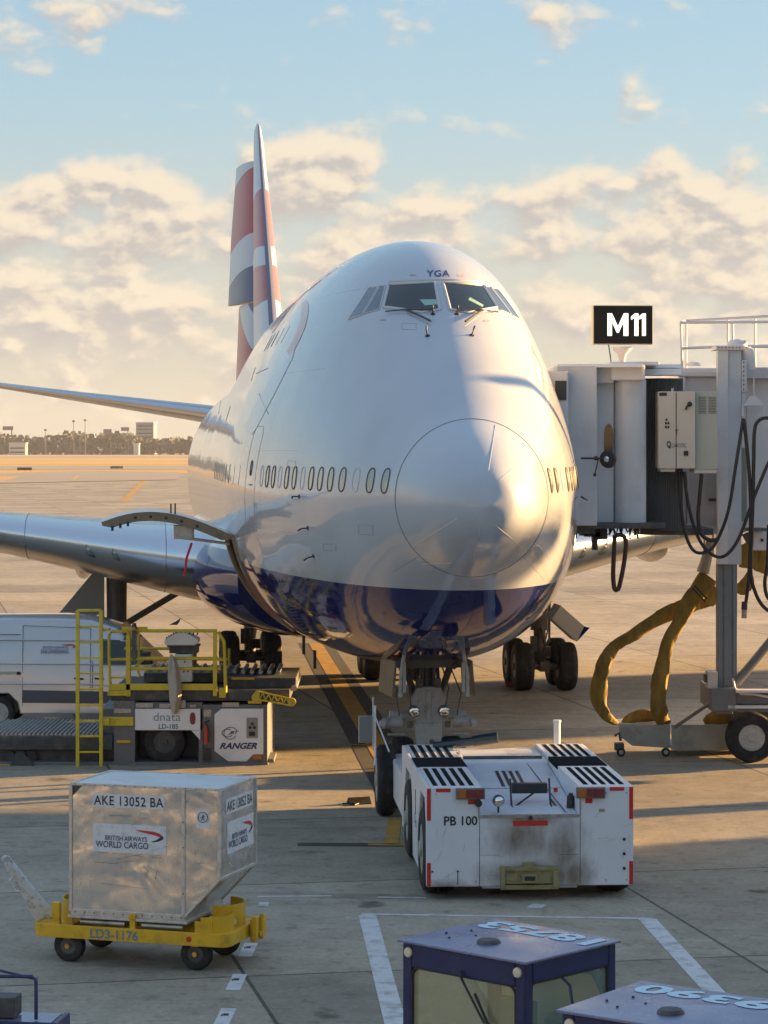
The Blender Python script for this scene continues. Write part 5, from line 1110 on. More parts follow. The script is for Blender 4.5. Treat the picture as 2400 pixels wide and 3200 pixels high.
q = VW(); f = lambda px, py: Vector(((px-1200)/(7800/YV), YV-.0+.16*max(0,(Z(py)-1.3))/1.2, Z(py)))
text_on(q, 'ENGINEERING', f(127,2043), f(213,2043)-f(127,2043), f(127,2030)-f(127,2043), bold=.0, off=.012); text_on(q, 'BRITISH AIRWAYS', f(133,2028), f(212,2028)-f(133,2028), f(133,2020)-f(133,2028), bold=.0, off=.012); q.build('airline_lettering', M_navyink, van)
q = VW(); pts = [(190,2015),(222,2013),(234,2018),(233,2024),(222,2027),(228,2022),(226,2018),(200,2018)]; q.add([tuple(f(*p)+Vector((0,-.014,0))) for p in pts], [tuple(range(len(pts)))]); q.build('ribbon_emblem', MATS['ribbon_bright_red'], van)
for x in (-8.53,-5.2):
    for d in (.12, 1.93):
        q = VW(); tyre(q, (x, YV+d, .36), .36, .24, (0,1,0), rim=.62); q.build('wheel', [M_rubber, M_rim], van, smooth=35)
q = VW(); q.bb(-5.35,-5.15,YV-.28,YV-.02,1.45,1.72); q.build('wing_mirror', M_black, van, bevel=.03)
q = VW(); q.bb(-4.34,-4.27,YV+.1,YV+.45,.9,1.1); q.bb(-4.34,-4.27,YV+1.6,YV+1.95,.9,1.1); q.build('headlight', M_chrome, van, bevel=.02)
# ---------------- blue baggage tractors
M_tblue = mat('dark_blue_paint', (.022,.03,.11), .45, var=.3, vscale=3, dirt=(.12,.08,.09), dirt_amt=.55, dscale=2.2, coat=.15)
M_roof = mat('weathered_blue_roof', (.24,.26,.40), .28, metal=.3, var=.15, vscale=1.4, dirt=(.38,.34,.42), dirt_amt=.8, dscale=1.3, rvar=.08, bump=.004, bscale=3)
M_digit = mat('pale_blue_digits', (.55,.74,.84), .5)
M_refltint = mat('reflection_tinted_glass', (.95,.88,.52), .03, metal=.5, alpha=.30, spec=.6); M_clear2 = mat('side_glass', (.45,.58,.50), .03, metal=.3, alpha=.28, spec=.6)  # windscreen tint holds the yellow reflection of lit siding; side glass plain green
M_reflpanel = mat('reflection_panel', (.85,.76,.38), .7, var=.1)  # yellow of the wall reflected in the windscreen, put into a colour
def tractor(loc, rz, LX, LY, digits, label, wind=True):
    t = empty('baggage_tractor', loc, rz, label, 'baggage tractor', 'blue baggage tractors in the foreground')
    H = 2.2; e = .0
    q = MB(); n = 10; q.add([(-.03,-.03,H-.035),(LX+.03,-.03,H-.035),(LX+.03,LY+.03,H-.035),(-.03,LY+.03,H-.035),(-.03,-.03,H-.012),(LX+.03,-.03,H-.012),(LX+.03,LY+.03,H-.012),(-.03,LY+.03,H-.012),(LX*.5,LY*.5,H+.006)], [(0,3,2,1),(0,1,5,4),(1,2,6,5),(2,3,7,6),(3,0,4,7),(4,5,8),(5,6,8),(6,7,8),(7,4,8)])
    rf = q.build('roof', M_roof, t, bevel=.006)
    q = MB(); o = Vector((LX*.98,LY*.94,H+.001)); text_on(q, digits, o, (-LX*.92,0,0), (0,-LY*.27,0), bold=.035, off=.004)
    q.v = [(a, b_, H-.010+.016*min(1, 2*min(a/LX, 1-a/LX, b_/LY, 1-b_/LY))+.004) for a, b_, c in q.v]; q.build('fleet_number', M_digit, rf)
    q = MB(); q.lathe([(.10,.0),(.095,.015),(.08,.03),(.02,.034)], (LX*.50,LY*.28,H-.003), (0,0,1), 28); q.build('roof_vent', M_dark, rf, smooth=40)
    q = MB()
    for (a, b_) in ((.10,.34),(.22,.22),(.17,.52),(.30,.40)): q.lathe([(.012,0),(.010,.012),(.004,.016)], (LX*a,LY*b_,H-.006), (0,0,1), 8)
    q.build('roof_bolt', M_black, rf)
    q = MB(); pw = .10
    for (x, y) in ((0,0),(LX-pw,0),(0,LY-pw),(LX-pw,LY-pw)): q.bb(x,x+pw,y,y+pw,.75,H-.035)
    zt = H-.035; q.bb(pw,LX-pw,0,.05,zt-.20,zt); q.bb(pw,LX-pw,LY-.05,LY,zt-.16,zt); q.bb(0,.05,pw,LY-pw,zt-.17,zt); q.bb(LX-.05,LX,pw,LY-pw,zt-.17,zt)
    q.bb(0,LX,0,.06,.4,1.0); q.bb(0,LX,LY-.06,LY,.4,1.0); q.bb(0,.06,.06,LY-.06,.4,1.0); q.bb(LX-.06,LX,.06,LY-.06,.4,1.0); q.bb(.06,LX-.06,.06,LY-.06,.4,.5)
    q.build('cab_frame', M_tblue, t, bevel=.018)
    q = MB(); q.bb(-.1,LX+.1,-.9,-.0 if False else -.001,.4,.95); q.bb(-.05,LX+.05,LY,LY+1.0,.4,.75); q.build('chassis', M_tblue, t, bevel=.04)
    for (a, b_) in ((-.02,-.55),(LX+.02,-.55),(-.02,LY+.5),(LX+.02,LY+.5)):
        q = MB(); tyre(q, (a, b_, .32), .32, .2, (1,0,0), rim=.55); q.build('wheel', [M_rubber, M_rim], t, smooth=35)
    # glazing with rounded rubber frame
    def glaze(name, o, eu, w, z0, z1, r=.08):
        o = Vector(o); eu = Vector(eu); ev = Vector((0,0,1)); pl = rrect(0, w, z0, z1, r, 6); nn = eu.cross(ev)
        q = MB(); q.add([tuple(o+eu*a+ev*b_) for a, b_ in pl]+[tuple(o+eu*a+ev*b_-nn*.008) for a, b_ in pl], [tuple(range(len(pl))), tuple(range(2*len(pl)-1, len(pl)-1, -1))]+[(i,(i+1)%len(pl),len(pl)+(i+1)%len(pl),len(pl)+i) for i in range(len(pl))]); g_ = q.build(name, M_refltint if name == 'windscreen' else M_clear2, t)
        q = MB(); q.tube([o+eu*a+ev*b_+nn*.004 for a, b_ in pl], .013, 6, closed=True); q.build('rubber_seal', M_black, g_, smooth=50)
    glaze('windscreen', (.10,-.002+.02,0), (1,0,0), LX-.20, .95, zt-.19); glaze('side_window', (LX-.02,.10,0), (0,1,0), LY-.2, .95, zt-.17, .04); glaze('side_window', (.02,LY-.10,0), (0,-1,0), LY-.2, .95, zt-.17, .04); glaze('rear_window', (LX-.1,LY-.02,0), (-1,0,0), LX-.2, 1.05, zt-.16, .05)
    for x in (.07, LX-.07):
        q = MB(); q.lathe([(.042,0),(.038,.015),(.02,.02),(.001,.021)], (x,-.0,zt-.075), (0,-1,0), 20); q.build('marker_lamp', mat('lamp_cream', (.75,.70,.52), .3) if 'lamp_cream' not in MATS else MATS['lamp_cream'], t, smooth=40)
    q = MB(); q.tube([(LX*.50,-.02,zt-.14),(LX*.52,-.05,zt-.18),(LX*.70,-.03,zt-.52)],.011,6); q.tube([(LX*.49,-.02,zt-.15),(LX*.62,-.02,zt-.40)],.006,5); q.bar((LX*.62,-.025,zt-.30),(LX*.82,-.025,zt-.72),.018,.016); q.build('wiper', M_black, t)
    # inside: seat, steering wheel, column
    q = MB(); q.bb(LX*.55,LX*.92,LY*.45,LY*.85,.5,.98); q.bb(LX*.56,LX*.90,LY*.78,LY*.92,.9,1.55); q.build('seat', mat('seat_vinyl', (.05,.06,.07), .6) if 'seat_vinyl' not in MATS else MATS['seat_vinyl'], t, bevel=.05)
    q = MB(); c = Vector((LX*.22,LY*.35,1.30)); q.tube([c+Vector((.17*math.cos(a),.17*math.sin(a)*.8,.08*math.sin(a))) for a in [2*math.pi*k/20 for k in range(20)]], .016, 6, closed=True); q.cyl(c, c+Vector((0,-.2,-.5)), .025, n=8); q.build('steering_wheel', M_black, t, smooth=50)
    q = MB(); q.bb(.12,LX-.12,LY-.055,LY-.052,1.0,1.95); q.bb(.06,LX*.45,LY*.6,LY*.62,.9,1.72) if False else None; q.build('reflection_panel', M_reflpanel, t)  # panel added inside the cab to give the windscreen its yellow reflection
    q = MB(); q.bb(LX*.34,LX*.62,LY*.60,LY*.66,.9,1.68); q.build('bulkhead_box', mat('box_grey_green', (.12,.17,.15), .6) if 'box_grey_green' not in MATS else MATS['box_grey_green'], t, bevel=.02)
    q = MB(); q.cyl((LX*.86,LY*.2,1.62),(LX*.86,LY*.2,1.74),.055,.045,14); q.build('beacon', M_amber, t, smooth=40)
    q = MB(); text_on(q, 'WFS', (LX*.34,LY*.9-.02,1.22), (-.17,0,0), (0,0,.07), bold=.02, off=.004); q.v = [(a, LY-.062, c) for a, b_, c in q.v]; q.build('operator_lettering', M_ink, t)
    return t
t1 = tractor((.149,20.42,0), R(-43), 1.30, 1.17, '18753', 'blue baggage tractor with wiper and reflection-tinted windscreen, number ending in 53 on its roof')
t2 = tractor((1.27,17.86,0), R(-36), 1.42, 1.15, '19390', 'blue baggage tractor cut off by the lower right corner, number 19390 on its roof')
# curved blue tube inside the first cab side window
q = MB(); q.tube([(1.24,.75,2.02),(1.24,.95,1.95),(1.24,1.08,1.75),(1.24,1.10,1.5)], .03, 8); q.tube([(1.27,.45,2.02),(1.27,.60,1.9),(1.27,.66,1.6)], .014, 6); q.build('grab_tube', M_tblue, t1, smooth=50)
# blue flat cart at the lower left
CB = Vector((-4.2, 24.5, 0)); X, Z = XZ(7800/24.3)
cart = empty('baggage_cart', tuple(CB), R(-8), 'low blue cart with bent tube rail at the lower left edge of the apron', 'baggage cart')
q = MB(); q.bb(-2.4,1.0,0,.45,.50,.58); q.bb(-2.4,1.0,-.03,0,.46,.60); q.bb(.97,1.03,-.03,.45,.46,.60); q.build('platform', M_tblue, cart, bevel=.01)
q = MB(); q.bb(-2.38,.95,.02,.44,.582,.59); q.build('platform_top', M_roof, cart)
q = MB(); q.tube([(.78,.1,.6),(.78,.1,.98),(.74,.1,1.02),(.35,.1,1.01),(-.35,.08,.98),(-.50,.08,.92),(-.56,.08,.8),(-.56,.08,.6)], .018, 8); q.tube([(.1,.40,.6),(.1,.40,1.04)], .018, 8); q.tube([(-.9,.42,1.20),(.1,.40,1.05),(.78,.12,.99)], .014, 8); q.tube([(-.56,.42,.6),(-.56,.42,1.16)], .016, 8); q.build('tube_rail', M_tblue, cart, smooth=50)
q = MB(); q.bb(.06,.56,.10,.36,.60,.80); q.build('battery_box', M_dark, cart, bevel=.01)
for (a, b_) in ((.6,.08),(.6,.38),(-2,.08),(-2,.38)):
    q = MB(); tyre(q, (a, b_, .2), .2, .13, (0,1,0)); q.build('wheel', [M_rubber, M_rim], cart, smooth=35)
# chocks
for (px, py, w, c_) in ((1612,2146,.55,(.35,.06,.04)),):
    p = PG(px, py); q = MB(); q.prism([(-.14,0),(.14,0),(.03,.13),(-.03,.13)], (-w/2,0,0), (0,1,0), (0,0,1), w); o = q.build('wheel_chock', mat('chock_red', c_, .7, dirt=(.1,.05,.04), dirt_amt=.7), loc=tuple(p), rz=PHI, bevel=.01); tag(o, 'dull red wheel chock against the main wheel right of the nose gear', 'wheel chock')

p = PG(1122, 2512); q = MB(); q.prism([(-.12,0),(.12,0),(.02,.12),(-.02,.12)], (-.2,0,0), (0,1,0), (0,0,1), .4); o = q.build('wheel_chock', M_rubber, loc=tuple(p), rz=R(20), bevel=.01); tag(o, 'black rubber wheel chock on the apron left of the tug front wheel', 'wheel chock')
q = MB(); q.tube([PG(1135,2510)+Vector((0,0,.02)), PG(1110,2518)+Vector((0,0,.015)), PG(1090,2510)+Vector((0,0,.015)), PG(1072,2514)+Vector((0,0,.015))], .018, 6); o = q.build('chock_rope', M_black, smooth=60); tag(o, 'short dark rope lying beside the black wheel chock', 'rope')
# ================================================================ jet bridge
M_brw = mat('bridge_white', (.70,.66,.66), .5, var=.05, vscale=1, dirt=(.34,.30,.27), dirt_amt=.4, dscale=1.2)
M_brg = mat('bridge_blue_grey', (.55,.56,.59), .45, var=.05, vscale=1, dirt=(.3,.28,.26), dirt_amt=.4, dscale=1.2)
M_curt = mat('slatted_curtain', (.14,.155,.17), .5, var=.2, vscale=1)
M_cab = mat('cabinet_cream', (.56,.50,.43), .5, var=.03)
M_hose = mat('black_cable', (.018,.015,.018), .5)
BB = Vector((7.0, 50.0, 0)); br = empty('jet_bridge', tuple(BB), 0, 'pale passenger boarding bridge on a wheeled grey lift column, reaching the aircraft door', 'jet bridge')
def BW(): return W(BB)
Yc = 46.0; X, Z = XZ(7800/Yc)
def cb(m, x0, x1, y0, y1, d0, d1, mi=None): m.bb((x0-1200)*d0/F, (x1-1200)*d0/F, d0, d1, CH-(y1-HZ)*d0/F, CH-(y0-HZ)*d0/F, mi)
# cab: hood, recessed panel, post, roof
q = BW(); cb(q,1738,1866,1141,1643,46.6,49.6); q.build('cab_side', M_brg, br, bevel=.02)
q = BW(); cb(q,1690,1776,1160,1630,46.2,49); q.build('door_hood', M_brg, br, bevel=.03)
q = BW(); cb(q,1735,1770,1190,1250,46.17,46.3); q.build('hood_opening', M_black, br)
q = BW(); cb(q,1864,1918,1150,1632,47.2,49.6); q.build('recessed_panel', M_brg, br, bevel=.01)
q = BW(); cb(q,1866,1918,1150,1196,46.95,47.3); q.build('panel_head', M_brg, br)
w_ = BW(); Xx, Zz = XZ(7800/47.18); w_.prism([(Xx(1902)+.085*math.cos(R(a)), Zz(1383)+.35*math.copysign(abs(math.sin(R(a)))**.45, math.sin(R(a)))) for a in range(0,360,12)], (0,47.2,0), (1,0,0), (0,0,1), .02); w_.build('cab_window', M_glassdark, br)
q = BW(); rings = []
c0 = ((1967-1200)*47.4/F, 47.4); 
for z in (CH-(1652-HZ)*46.9/F, CH-(1186-HZ)*46.9/F):
    rings.append([(c0[0]+.31*math.copysign(abs(math.cos(R(a)))**.7, math.cos(R(a))), c0[1]+.42*math.copysign(abs(math.sin(R(a)))**.7, math.sin(R(a))), z) for a in range(0,360,15)])
q.loft(rings); q.build('curtain_post', M_brg, br, smooth=35)
q = BW(); cb(q,1910,2016,1140,1188,46.85,47.9); cb(q,1905,2060,1130,1142,47.0,49.0); q.build('post_cap', M_brw, br, bevel=.02)
q = BW(); cb(q,2008,2014,1140,1172,46.8,46.9); q.build('cap_bracket', M_white, br)
# slatted curtain between cab and tunnel
q = BW(); x0 = (2014-1200)*47.8/F; x1 = (2130-1200)*48.2/F; n = 22; z0 = 4.62; z1 = 7.55
pts = []
for k in range(n*2+1):
    u = k/(n*2); pts.append((x0+(x1-x0)*u, 48.0+.25*math.sin(u*math.pi)*-1+(.04 if k % 2 else 0)))
q.add([(x, y, z0) for x, y in pts]+[(x, y, z1) for x, y in pts], [(i, i+1, len(pts)+i+1, len(pts)+i) for i in range(len(pts)-1)]); q.bb(x0,x1,48.1,50,z0,z1)
q.build('slatted_curtain', M_curt, br)
q = BW(); cb(q,2010,2130,1152,1172,47.5,48.1); cb(q,1864,2130,1138,1150,47.6,49.8); cb(q,1740,2010,1137,1148,46.6,49.8); q.build('cab_roof', M_white, br, bevel=.01)
q = BW(); cb(q,1740,2080,1634,1652,46.8,49.8); cb(q,2000,2230,1652,1672,48.0,50.0); cb(q,1800,1860,1640,1668,46.9,47.5); q.build('cab_floor_beam', M_dark, br, bevel=.01)
q = BW(); random.seed(11)
for k in range(16):
    x = 1800+k*13; y0 = 1650; d = 46.9+random.random()*.8; dx = random.uniform(-12,12)
    q.tube([PY(x,y0,d), PY(x+dx*.5,y0+random.uniform(12,34),d), PY(x+dx*2,y0+random.uniform(0,22),d), PY(x+dx*2.5,y0-4,d)], .02, 5)
for (x, y, w2, h2) in ((1858,1690,.10,.34),(1850,1665,.3,.14),(1880,1668,.2,.2),(1820,1660,.12,.16)): p = PY(x,y,47.2); q.box(tuple(p), (w2,.25,h2))
q.build('underfloor_cabling', M_hose, br)
# tunnel
TY = 50.3
q = BW(); cb(q,2118,2420,1150,1660,TY,TY+3); q.bb(8.0,26,TY,TY+3,CH-(1660-HZ)*TY/F,CH-(1150-HZ)*TY/F); q.build('tunnel', M_brw, br, bevel=.02)
q = BW(); q.bb(12.5,26,TY-.15,TY+3.15,4.75,9.1); q.build('shade_tunnel', M_brw, br, bevel=.02)  # unseen taller section added to keep the lower nose in shade
q = BW(); cb(q,2122,2142,1165,1680,TY-.08,TY-.001); cb(q,2118,2330,1160,1176,TY-.1,TY-.001); cb(q,2135,2400,1632,1650,TY-.06,TY-.001); cb(q,2150,2234,1172,1180,TY-.05,TY-.001); q.bb(9.9,26,TY-.05,TY-.001,4.75,4.95)
for k in range(5): q.bb(9.8+3.3*k,9.88+3.3*k,TY-.06,TY-.001,4.95,7.6)
q.build('tunnel_rib', M_brw, br, bevel=.006)
for b_ in ((2318,2420,1148,1182,TY-.35,TY-.001),(2110,2250,1640,1668,TY-.3,TY-.001)): q = BW(); cb(q,*b_); q.build('tunnel_fascia', M_brg, br, bevel=.006)
q = BW(); q.lathe([(1.9,0),(1.9,5.0)], (27.6,51.8,4.6), (0,0,1), 28); q.build('rotunda', M_brw, br, smooth=40)
q = BW(); q.cyl((27.6,51.8,0),(27.6,51.8,4.6),.45,n=16); q.build('rotunda_column', M_grey, br, smooth=40)
# service cabinet
q = BW(); cb(q,2058,2173,1223,1464,47.2,48.2); cab_o = q.build('service_cabinet', M_cab, br, bevel=.012)
q = BW(); cb(q,2173,2243,1223,1466,47.35,48.6); q.build('cabinet_annex', mat('annex_grey_green', (.42,.42,.36), .5), br, bevel=.01)
q = BW(); kk = 47.2
cb(q,2112,2114,1226,1462,47.19,47.2); cb(q,2060,2084,1227,1237,47.19,47.2)
q.tube([PY(2142,1280,47.17),PY(2148,1268,47.15),PY(2156,1258,47.15)],.02,6); q.lathe([(.05,0),(.04,.03)], PY(2155,1263,47.19), (0,-1,0), 12)
cb(q,2137,2151,1409,1424,47.18,47.2); cb(q,2110,2120,1343,1345,47.18,47.2); cb(q,2112,2115,1345,1358,47.18,47.2)
for (x, y) in ((2082,1311),(2080,1322),(2088,1322),(2080,1334),(2088,1334)): cb(q,x-2,x+4,y-3,y+4,47.19,47.2)
q.build('cabinet_fitting', M_ink, cab_o)
q = BW(); text_on(q, 'CAVOTEC', PY(2099,1398,47.198), PY(2145,1398,47.198)-PY(2099,1398,47.198), PY(2099,1386,47.198)-PY(2099,1398,47.198), bold=-.005, off=.006); text_on(q, 'Q', PY(2083,1402,47.198), PY(2097,1402,47.198)-PY(2083,1402,47.198), PY(2083,1378,47.198)-PY(2083,1402,47.198), bold=.04, off=.006); q.build('maker_lettering', M_ink, cab_o)
q = BW()
for i in range(2):
    for k in range(11): cb(q,2183+i*31,2207+i*31,1240+k*5,1242+k*5,47.34,47.35)
q.build('louvre', M_grey, br)
q = BW(); cb(q,2064,2110,1464,1474,47.3,48.0); cb(q,2170,2240,1466,1478,47.4,48.2); q.tube([PY(2100,1223,47.4),PY(2098,1214,47.4),PY(2104,1214,47.4),PY(2102,1223,47.4)],.012,5); q.build('cabinet_bracket', M_brw, br)
q = BW(); cb(q,2150,2236,1478,1660,50.1,50.29); q.build('lower_hatch', M_brw, br, bevel=.008); q = BW(); cb(q,2214,2240,1558,1566,50.07,50.09); q.build('hatch_label', M_dark, br)
# lift column
q = BW(); cb(q,2247,2317,1092,1764,49.2,49.65); cb(q,2318,2332,1230,1400,49.2,49.5); q.build('lift_column_outer', M_brg, br, bevel=.012)
q = BW(); cb(q,2243,2275,1085,1762,49.15,49.198); q.build('column_plate', M_brw, br)
q = BW(); cb(q,2237,2328,1080,1093,49.1,49.8); q.build('column_cap', M_brw, br, bevel=.01)
q = BW(); cb(q,2243,2304,1762,2150,49.3,49.6); cb(q,2262,2266,1764,2150,49.26,49.3); cb(q,2290,2304,1764,2150,49.26,49.3); q.build('lift_column_inner', mat('column_grey', (.20,.22,.235), .4, var=.15, vscale=2, dirt=(.09,.07,.06), dirt_amt=.6, dscale=2), br, bevel=.01)
q = BW(); p = PY(2304,1072,49.4); q.lathe([(.20,-.07),(.20,0),(.15,.06),(.02,.08)], p, (0,0,1), 18); p = PY(2335,1118,49.5); q.lathe([(.13,-.25),(.15,-.1),(.15,.12),(.11,.2),(.02,.22)], p, (-.2,0,1), 18); q.tube([PY(2320,1085,49.4),PY(2332,1095,49.4),PY(2332,1108,49.4)],.03,6); q.build('lift_motor', M_brw, br, smooth=45)
q = BW(); cb(q,2318,2334,1125,1225,49.15,49.4); 
q.build('motor_bracket', M_brg, br, bevel=.01)
q = BW()
for k in range(7): p = PY(2324,1132+k*14,49.13); q.lathe([(.015,0),(.01,.01)], p, (0,-1,0), 8)
for k in range(7): p = PY(2246+k*11,1086,49.08); q.lathe([(.015,0),(.01,.01)], p, (0,-1,0), 8)
q.build('bolt', M_dark, br)
# roof rail
q = BW(); d0, d1 = 50.4, 52.6
zr = lambda y, d: CH-(y-HZ)*d/F
def rl(pts, r=.03): q.tube([PY(*p) for p in pts], r, 8)
rl([(2128,1008,d0),(2400,1006,d0),(2900,1000,d0)]); rl([(2131,1088,d0),(2240,1084,d0),(2900,1080,d0)]); rl([(2141,1000,d1),(2145,1002,d1),(2460,985,d1),(2900,970,d1)]); rl([(2141,1088,d1),(2900,1065,d1)])
rl([(2128,1008,d0),(2140,1003,d1)]); rl([(2131,1088,d0),(2141,1086,d1)])
for (x, y0_, d) in ((2127,1008,d0),(2144,1003,d1),(2274,1000,d1),(2288,1006,d0),(2359,993,d1),(2440,1004,d0),(2480,990,d1)): rl([(x,y0_,d),(x+(4 if d == d0 else 0),1150,d)], .028)
q.build('roof_guard_rail', M_brw, br, smooth=50)
q = BW(); p = PY(2166,1143,51); q.lathe([(.16,0),(.13,.06),(.03,.09)], p, (0,0,1), 14); q.build('roof_lamp', M_brw, br, smooth=40)
# hose cradle and cables
q = BW(); q.prism([(PY(2322,1268,49).x,PY(2322,1268,49).z),(PY(2344,1238,49).x,PY(2344,1238,49).z),(PY(2362,1238,49).x,PY(2362,1238,49).z),(PY(2390,1266,49).x,PY(2390,1266,49).z)], (0,49.1,0), (1,0,0), (0,0,1), .1); q.tube([PY(2356,1180,49.05),PY(2356,1236,49.05)],.012,5); q.tube([PY(2387,1266,49.05),PY(2387,1312,49.05)],.014,5); q.tube([PY(2322,1264,49.05),PY(2320,1300,49.05)],.03,6); q.build('hose_hanger', M_brw, br)
q = BW(); cb(q,2314,2334,1270,1630,49.7,50.2); q.build('column_guide', mat('guide_olive', (.25,.25,.20), .6), br)
def cable(pts, r=.033, name='power_cable', m=M_hose):
    P_ = [PY(*p) for p in pts]; out = []
    for i in range(len(P_)-1):
        a = P_[max(0,i-1)]; b_ = P_[i]; c = P_[i+1]; d = P_[min(len(P_)-1,i+2)]
        for t in range(6):
            t /= 6; out.append(.5*((2*b_)+(c-a)*t+(2*a-5*b_+4*c-d)*t*t+(3*b_-a-3*c+d)*t**3))
    out.append(P_[-1]); q = BW(); q.tube(out, r, 8); return q.build(name, m, br, smooth=60)
D = 47.6
cable([(2124,1474,D),(2126,1560,D),(2140,1660,D),(2165,1718,D),(2200,1727,D),(2235,1700,D),(2275,1600,D-.1),(2300,1450,D-.1),(2322,1308,D)])
cable([(2138,1474,D),(2148,1560,D),(2170,1650,D),(2200,1710,D),(2240,1740,D),(2275,1730,D-.1),(2310,1680,D),(2340,1600,D),(2370,1520,D),(2410,1430,D),(2440,1400,D)])
cable([(2193,1480,D),(2186,1560,D),(2182,1620,D),(2192,1670,D),(2220,1688,D),(2240,1686,D)], .04)
cable([(2324,1308,D),(2334,1400,D),(2344,1520,D),(2346,1640,D),(2340,1800,D),(2330,1890,D)], .036)
cable([(2440,1316,D),(2400,1306,D),(2372,1314,D),(2358,1345,D),(2355,1450,D),(2352,1600,D),(2346,1780,D),(2360,1850,D),(2385,1895,D),(2420,1920,D)], .036)
cable([(2402,1640,D),(2398,1760,D),(2390,1820,D),(2398,1865,D),(2425,1890,D)], .036)
q = BW(); q.cyl(PY(2327,1880,D),PY(2326,1905,D),.055,.06,12); q.build('cable_plug', M_black, br, smooth=40); q = BW(); q.cyl(PY(2326,1905,D),PY(2325,1932,D),.05,.05,12); q.build('cable_plug', M_tan, br, smooth=40)
cable([(1921,1672,47),(1918,1740,47),(1916,1800,47),(1920,1838,47),(1928,1843,47),(1936,1830,47),(1950,1760,47),(1956,1700,47),(1950,1678,47),(1932,1672,47),(1921,1680,47)], .045, 'hanging_hose_loop', mat('brown_rubber', (.06,.03,.025), .55))
# right: shelf and junction box under the tunnel
q = BW(); cb(q,2356,2440,1660,1720,49.2,49.9); q.build('junction_box', M_brw, br, bevel=.01); q = BW(); cb(q,2377,2386,1684,1692,49.18,49.2); text_on(q, 'Sure', PY(2386,1692,49.19), PY(2400,1692,49.19)-PY(2386,1692,49.19), PY(2386,1685,49.19)-PY(2386,1692,49.19), off=.004) if False else None; q.build('box_label', M_ink, br)
q = BW(); q.bb(PY(2326,1656,49).x,PY(2391,1656,49).x,48.8,49.3,PY(0,1658,49).z,PY(0,1650,49).z); q.prism([(PY(2322,1672,49).x,PY(0,1672,49).z),(PY(2346,1662,49).x,PY(0,1662,49).z),(PY(2346,1714,49).x,PY(0,1714,49).z)], (0,49.2,0), (1,0,0), (0,0,1), .06); q.build('bracket', M_dark, br)
# wheel bogie
q = BW(); cb(q,2222,2300,2152,2222,48.9,50.6); cb(q,2280,3100,2158,2200,49.0,49.4); cb(q,2280,3100,2158,2200,50.3,50.7); q.tube([PY(2300,2135,49.2),PY(2420,1990,49.2),PY(2560,1830,49.2)],.09,10); cb(q,2234,2290,2215,2232,49.0,50.4); q.build('drive_beam', M_grey, br, bevel=.015)
q = BW(); cb(q,2276,2560,2205,2214,48.9,49.2); cb(q,2300,2560,2157,2165,48.8,49.1); q.build('beam_rail', M_brw, br)
q = BW(); cb(q,2212,2243,2100,2152,49.0,49.4); q.build('drive_control_box', M_cab, br, bevel=.01)
q = BW(); cb(q,2202,2214,2108,2132,49.1,49.3); q.build('control_lamp', M_dark, br)
for yy in (49.35, 51.6):
    q = BW(); tyre(q, (PY(2346,2300,49.35).x, yy, .50), .50, .36, (0,1,0), rim=.52); q.build('bogie_wheel', [M_rubber, M_rim], br, smooth=35)
for yy in (49.35, 51.6):
    q = BW(); tyre(q, (PY(2346,2300,49.35).x+1.5, yy, .50), .50, .36, (0,1,0), rim=.52); q.build('bogie_wheel', [M_rubber, M_rim], br, smooth=35)
q = BW(); q.cyl((PY(2346,2300,49.35).x,49.2,.5),(PY(2346,2300,49.35).x,51.7,.5),.08,n=10); q.bb(PY(2300,0,50).x,PY(2300,0,50).x+3,49.7,51.2,.5,.95); q.build('bogie_axle', M_dark, br)
q = BW(); q.tube([PY(2290,2120,49.1),PY(2296,2150,49.0),PY(2315,2168,48.95),PY(2360,2170,48.95),PY(2410,2180,48.95)],.025,6); q.build('control_cable', M_brw, br)
q = BW(); q.bb(9.8,9.84,49.3,49.34,4.0,4.1); 
q = BW(); q.tube([PY(2230,2190,49.2),PY(2108,2273,49.6)],.035,6); q.build('brace_rod', M_grey, br)
# convex mirror on the cab
q = BW(); p = PY(1900,1435,46.4); q.lathe([(.17,0),(.16,.03),(.01,.06)], p, (-.5,-.85,-.1), 22); mr_ = q.build('mirror_disc', M_black, br, smooth=50)
q = BW(); q.lathe([(.055,.0),(.03,.02)], p+Vector((-.035,-.055,0)), (-.5,-.85,-.1), 14); q.build('mirror_glass', M_chrome, mr_)
q = BW(); q.tube([PY(1815,1432,46.4),PY(1865,1432,46.4),p],.018,6); q.tube([PY(1870,1432,46.4),PY(1864,1460,46.4),PY(1859,1482,46.4)],.012,6); q.lathe([(.03,-.03),(.03,.03)], PY(1859,1484,46.4), (0,0,1), 10); q.lathe([(.04,-.03),(.04,.03)], PY(1862,1432,46.4), (1,0,0), 10); q.build('mirror_arm', M_black, br, smooth=50)
# gate sign
SG = PY(1950,1017,47.8); sgn = empty('gate_sign', tuple(PY(1944,1140,47.8)), R(4), 'black illuminated gate sign reading M11 in white on a flared post', 'sign')
def SW(): 
    m = MB(); m.M = Matrix.Rotation(R(-4),4,'Z') @ TR(PY(1944,1140,47.8)); return m
c = PY(1946,1016,47.8)
q = MB(); zc = c.z-sgn.location.z; q.bb(-.58,.58,-.10,.12,zc-.375,zc+.375); q.build('sign_box', mat('sign_edge_cream', (.55,.48,.33), .5), sgn, bevel=.01)
q = MB(); q.bb(-.56,.565,-.112,-.101,zc-.36,zc+.36); q.build('sign_face', mat('sign_black', (.012,.012,.011), .5, spec=.2), sgn)
q = MB(); mp_ = [(-.30,0),(-.215,0),(-.215,.27),(-.12,.06),(-.085,.06),(.01,.27),(.01,0),(.10,0),(.10,.43),(.015,.43),(-.10,.18),(-.215,.43),(-.30,.43)]
q.prism(mp_, (0,-.113,zc-.21), (1,0,0), (0,0,1), .006)
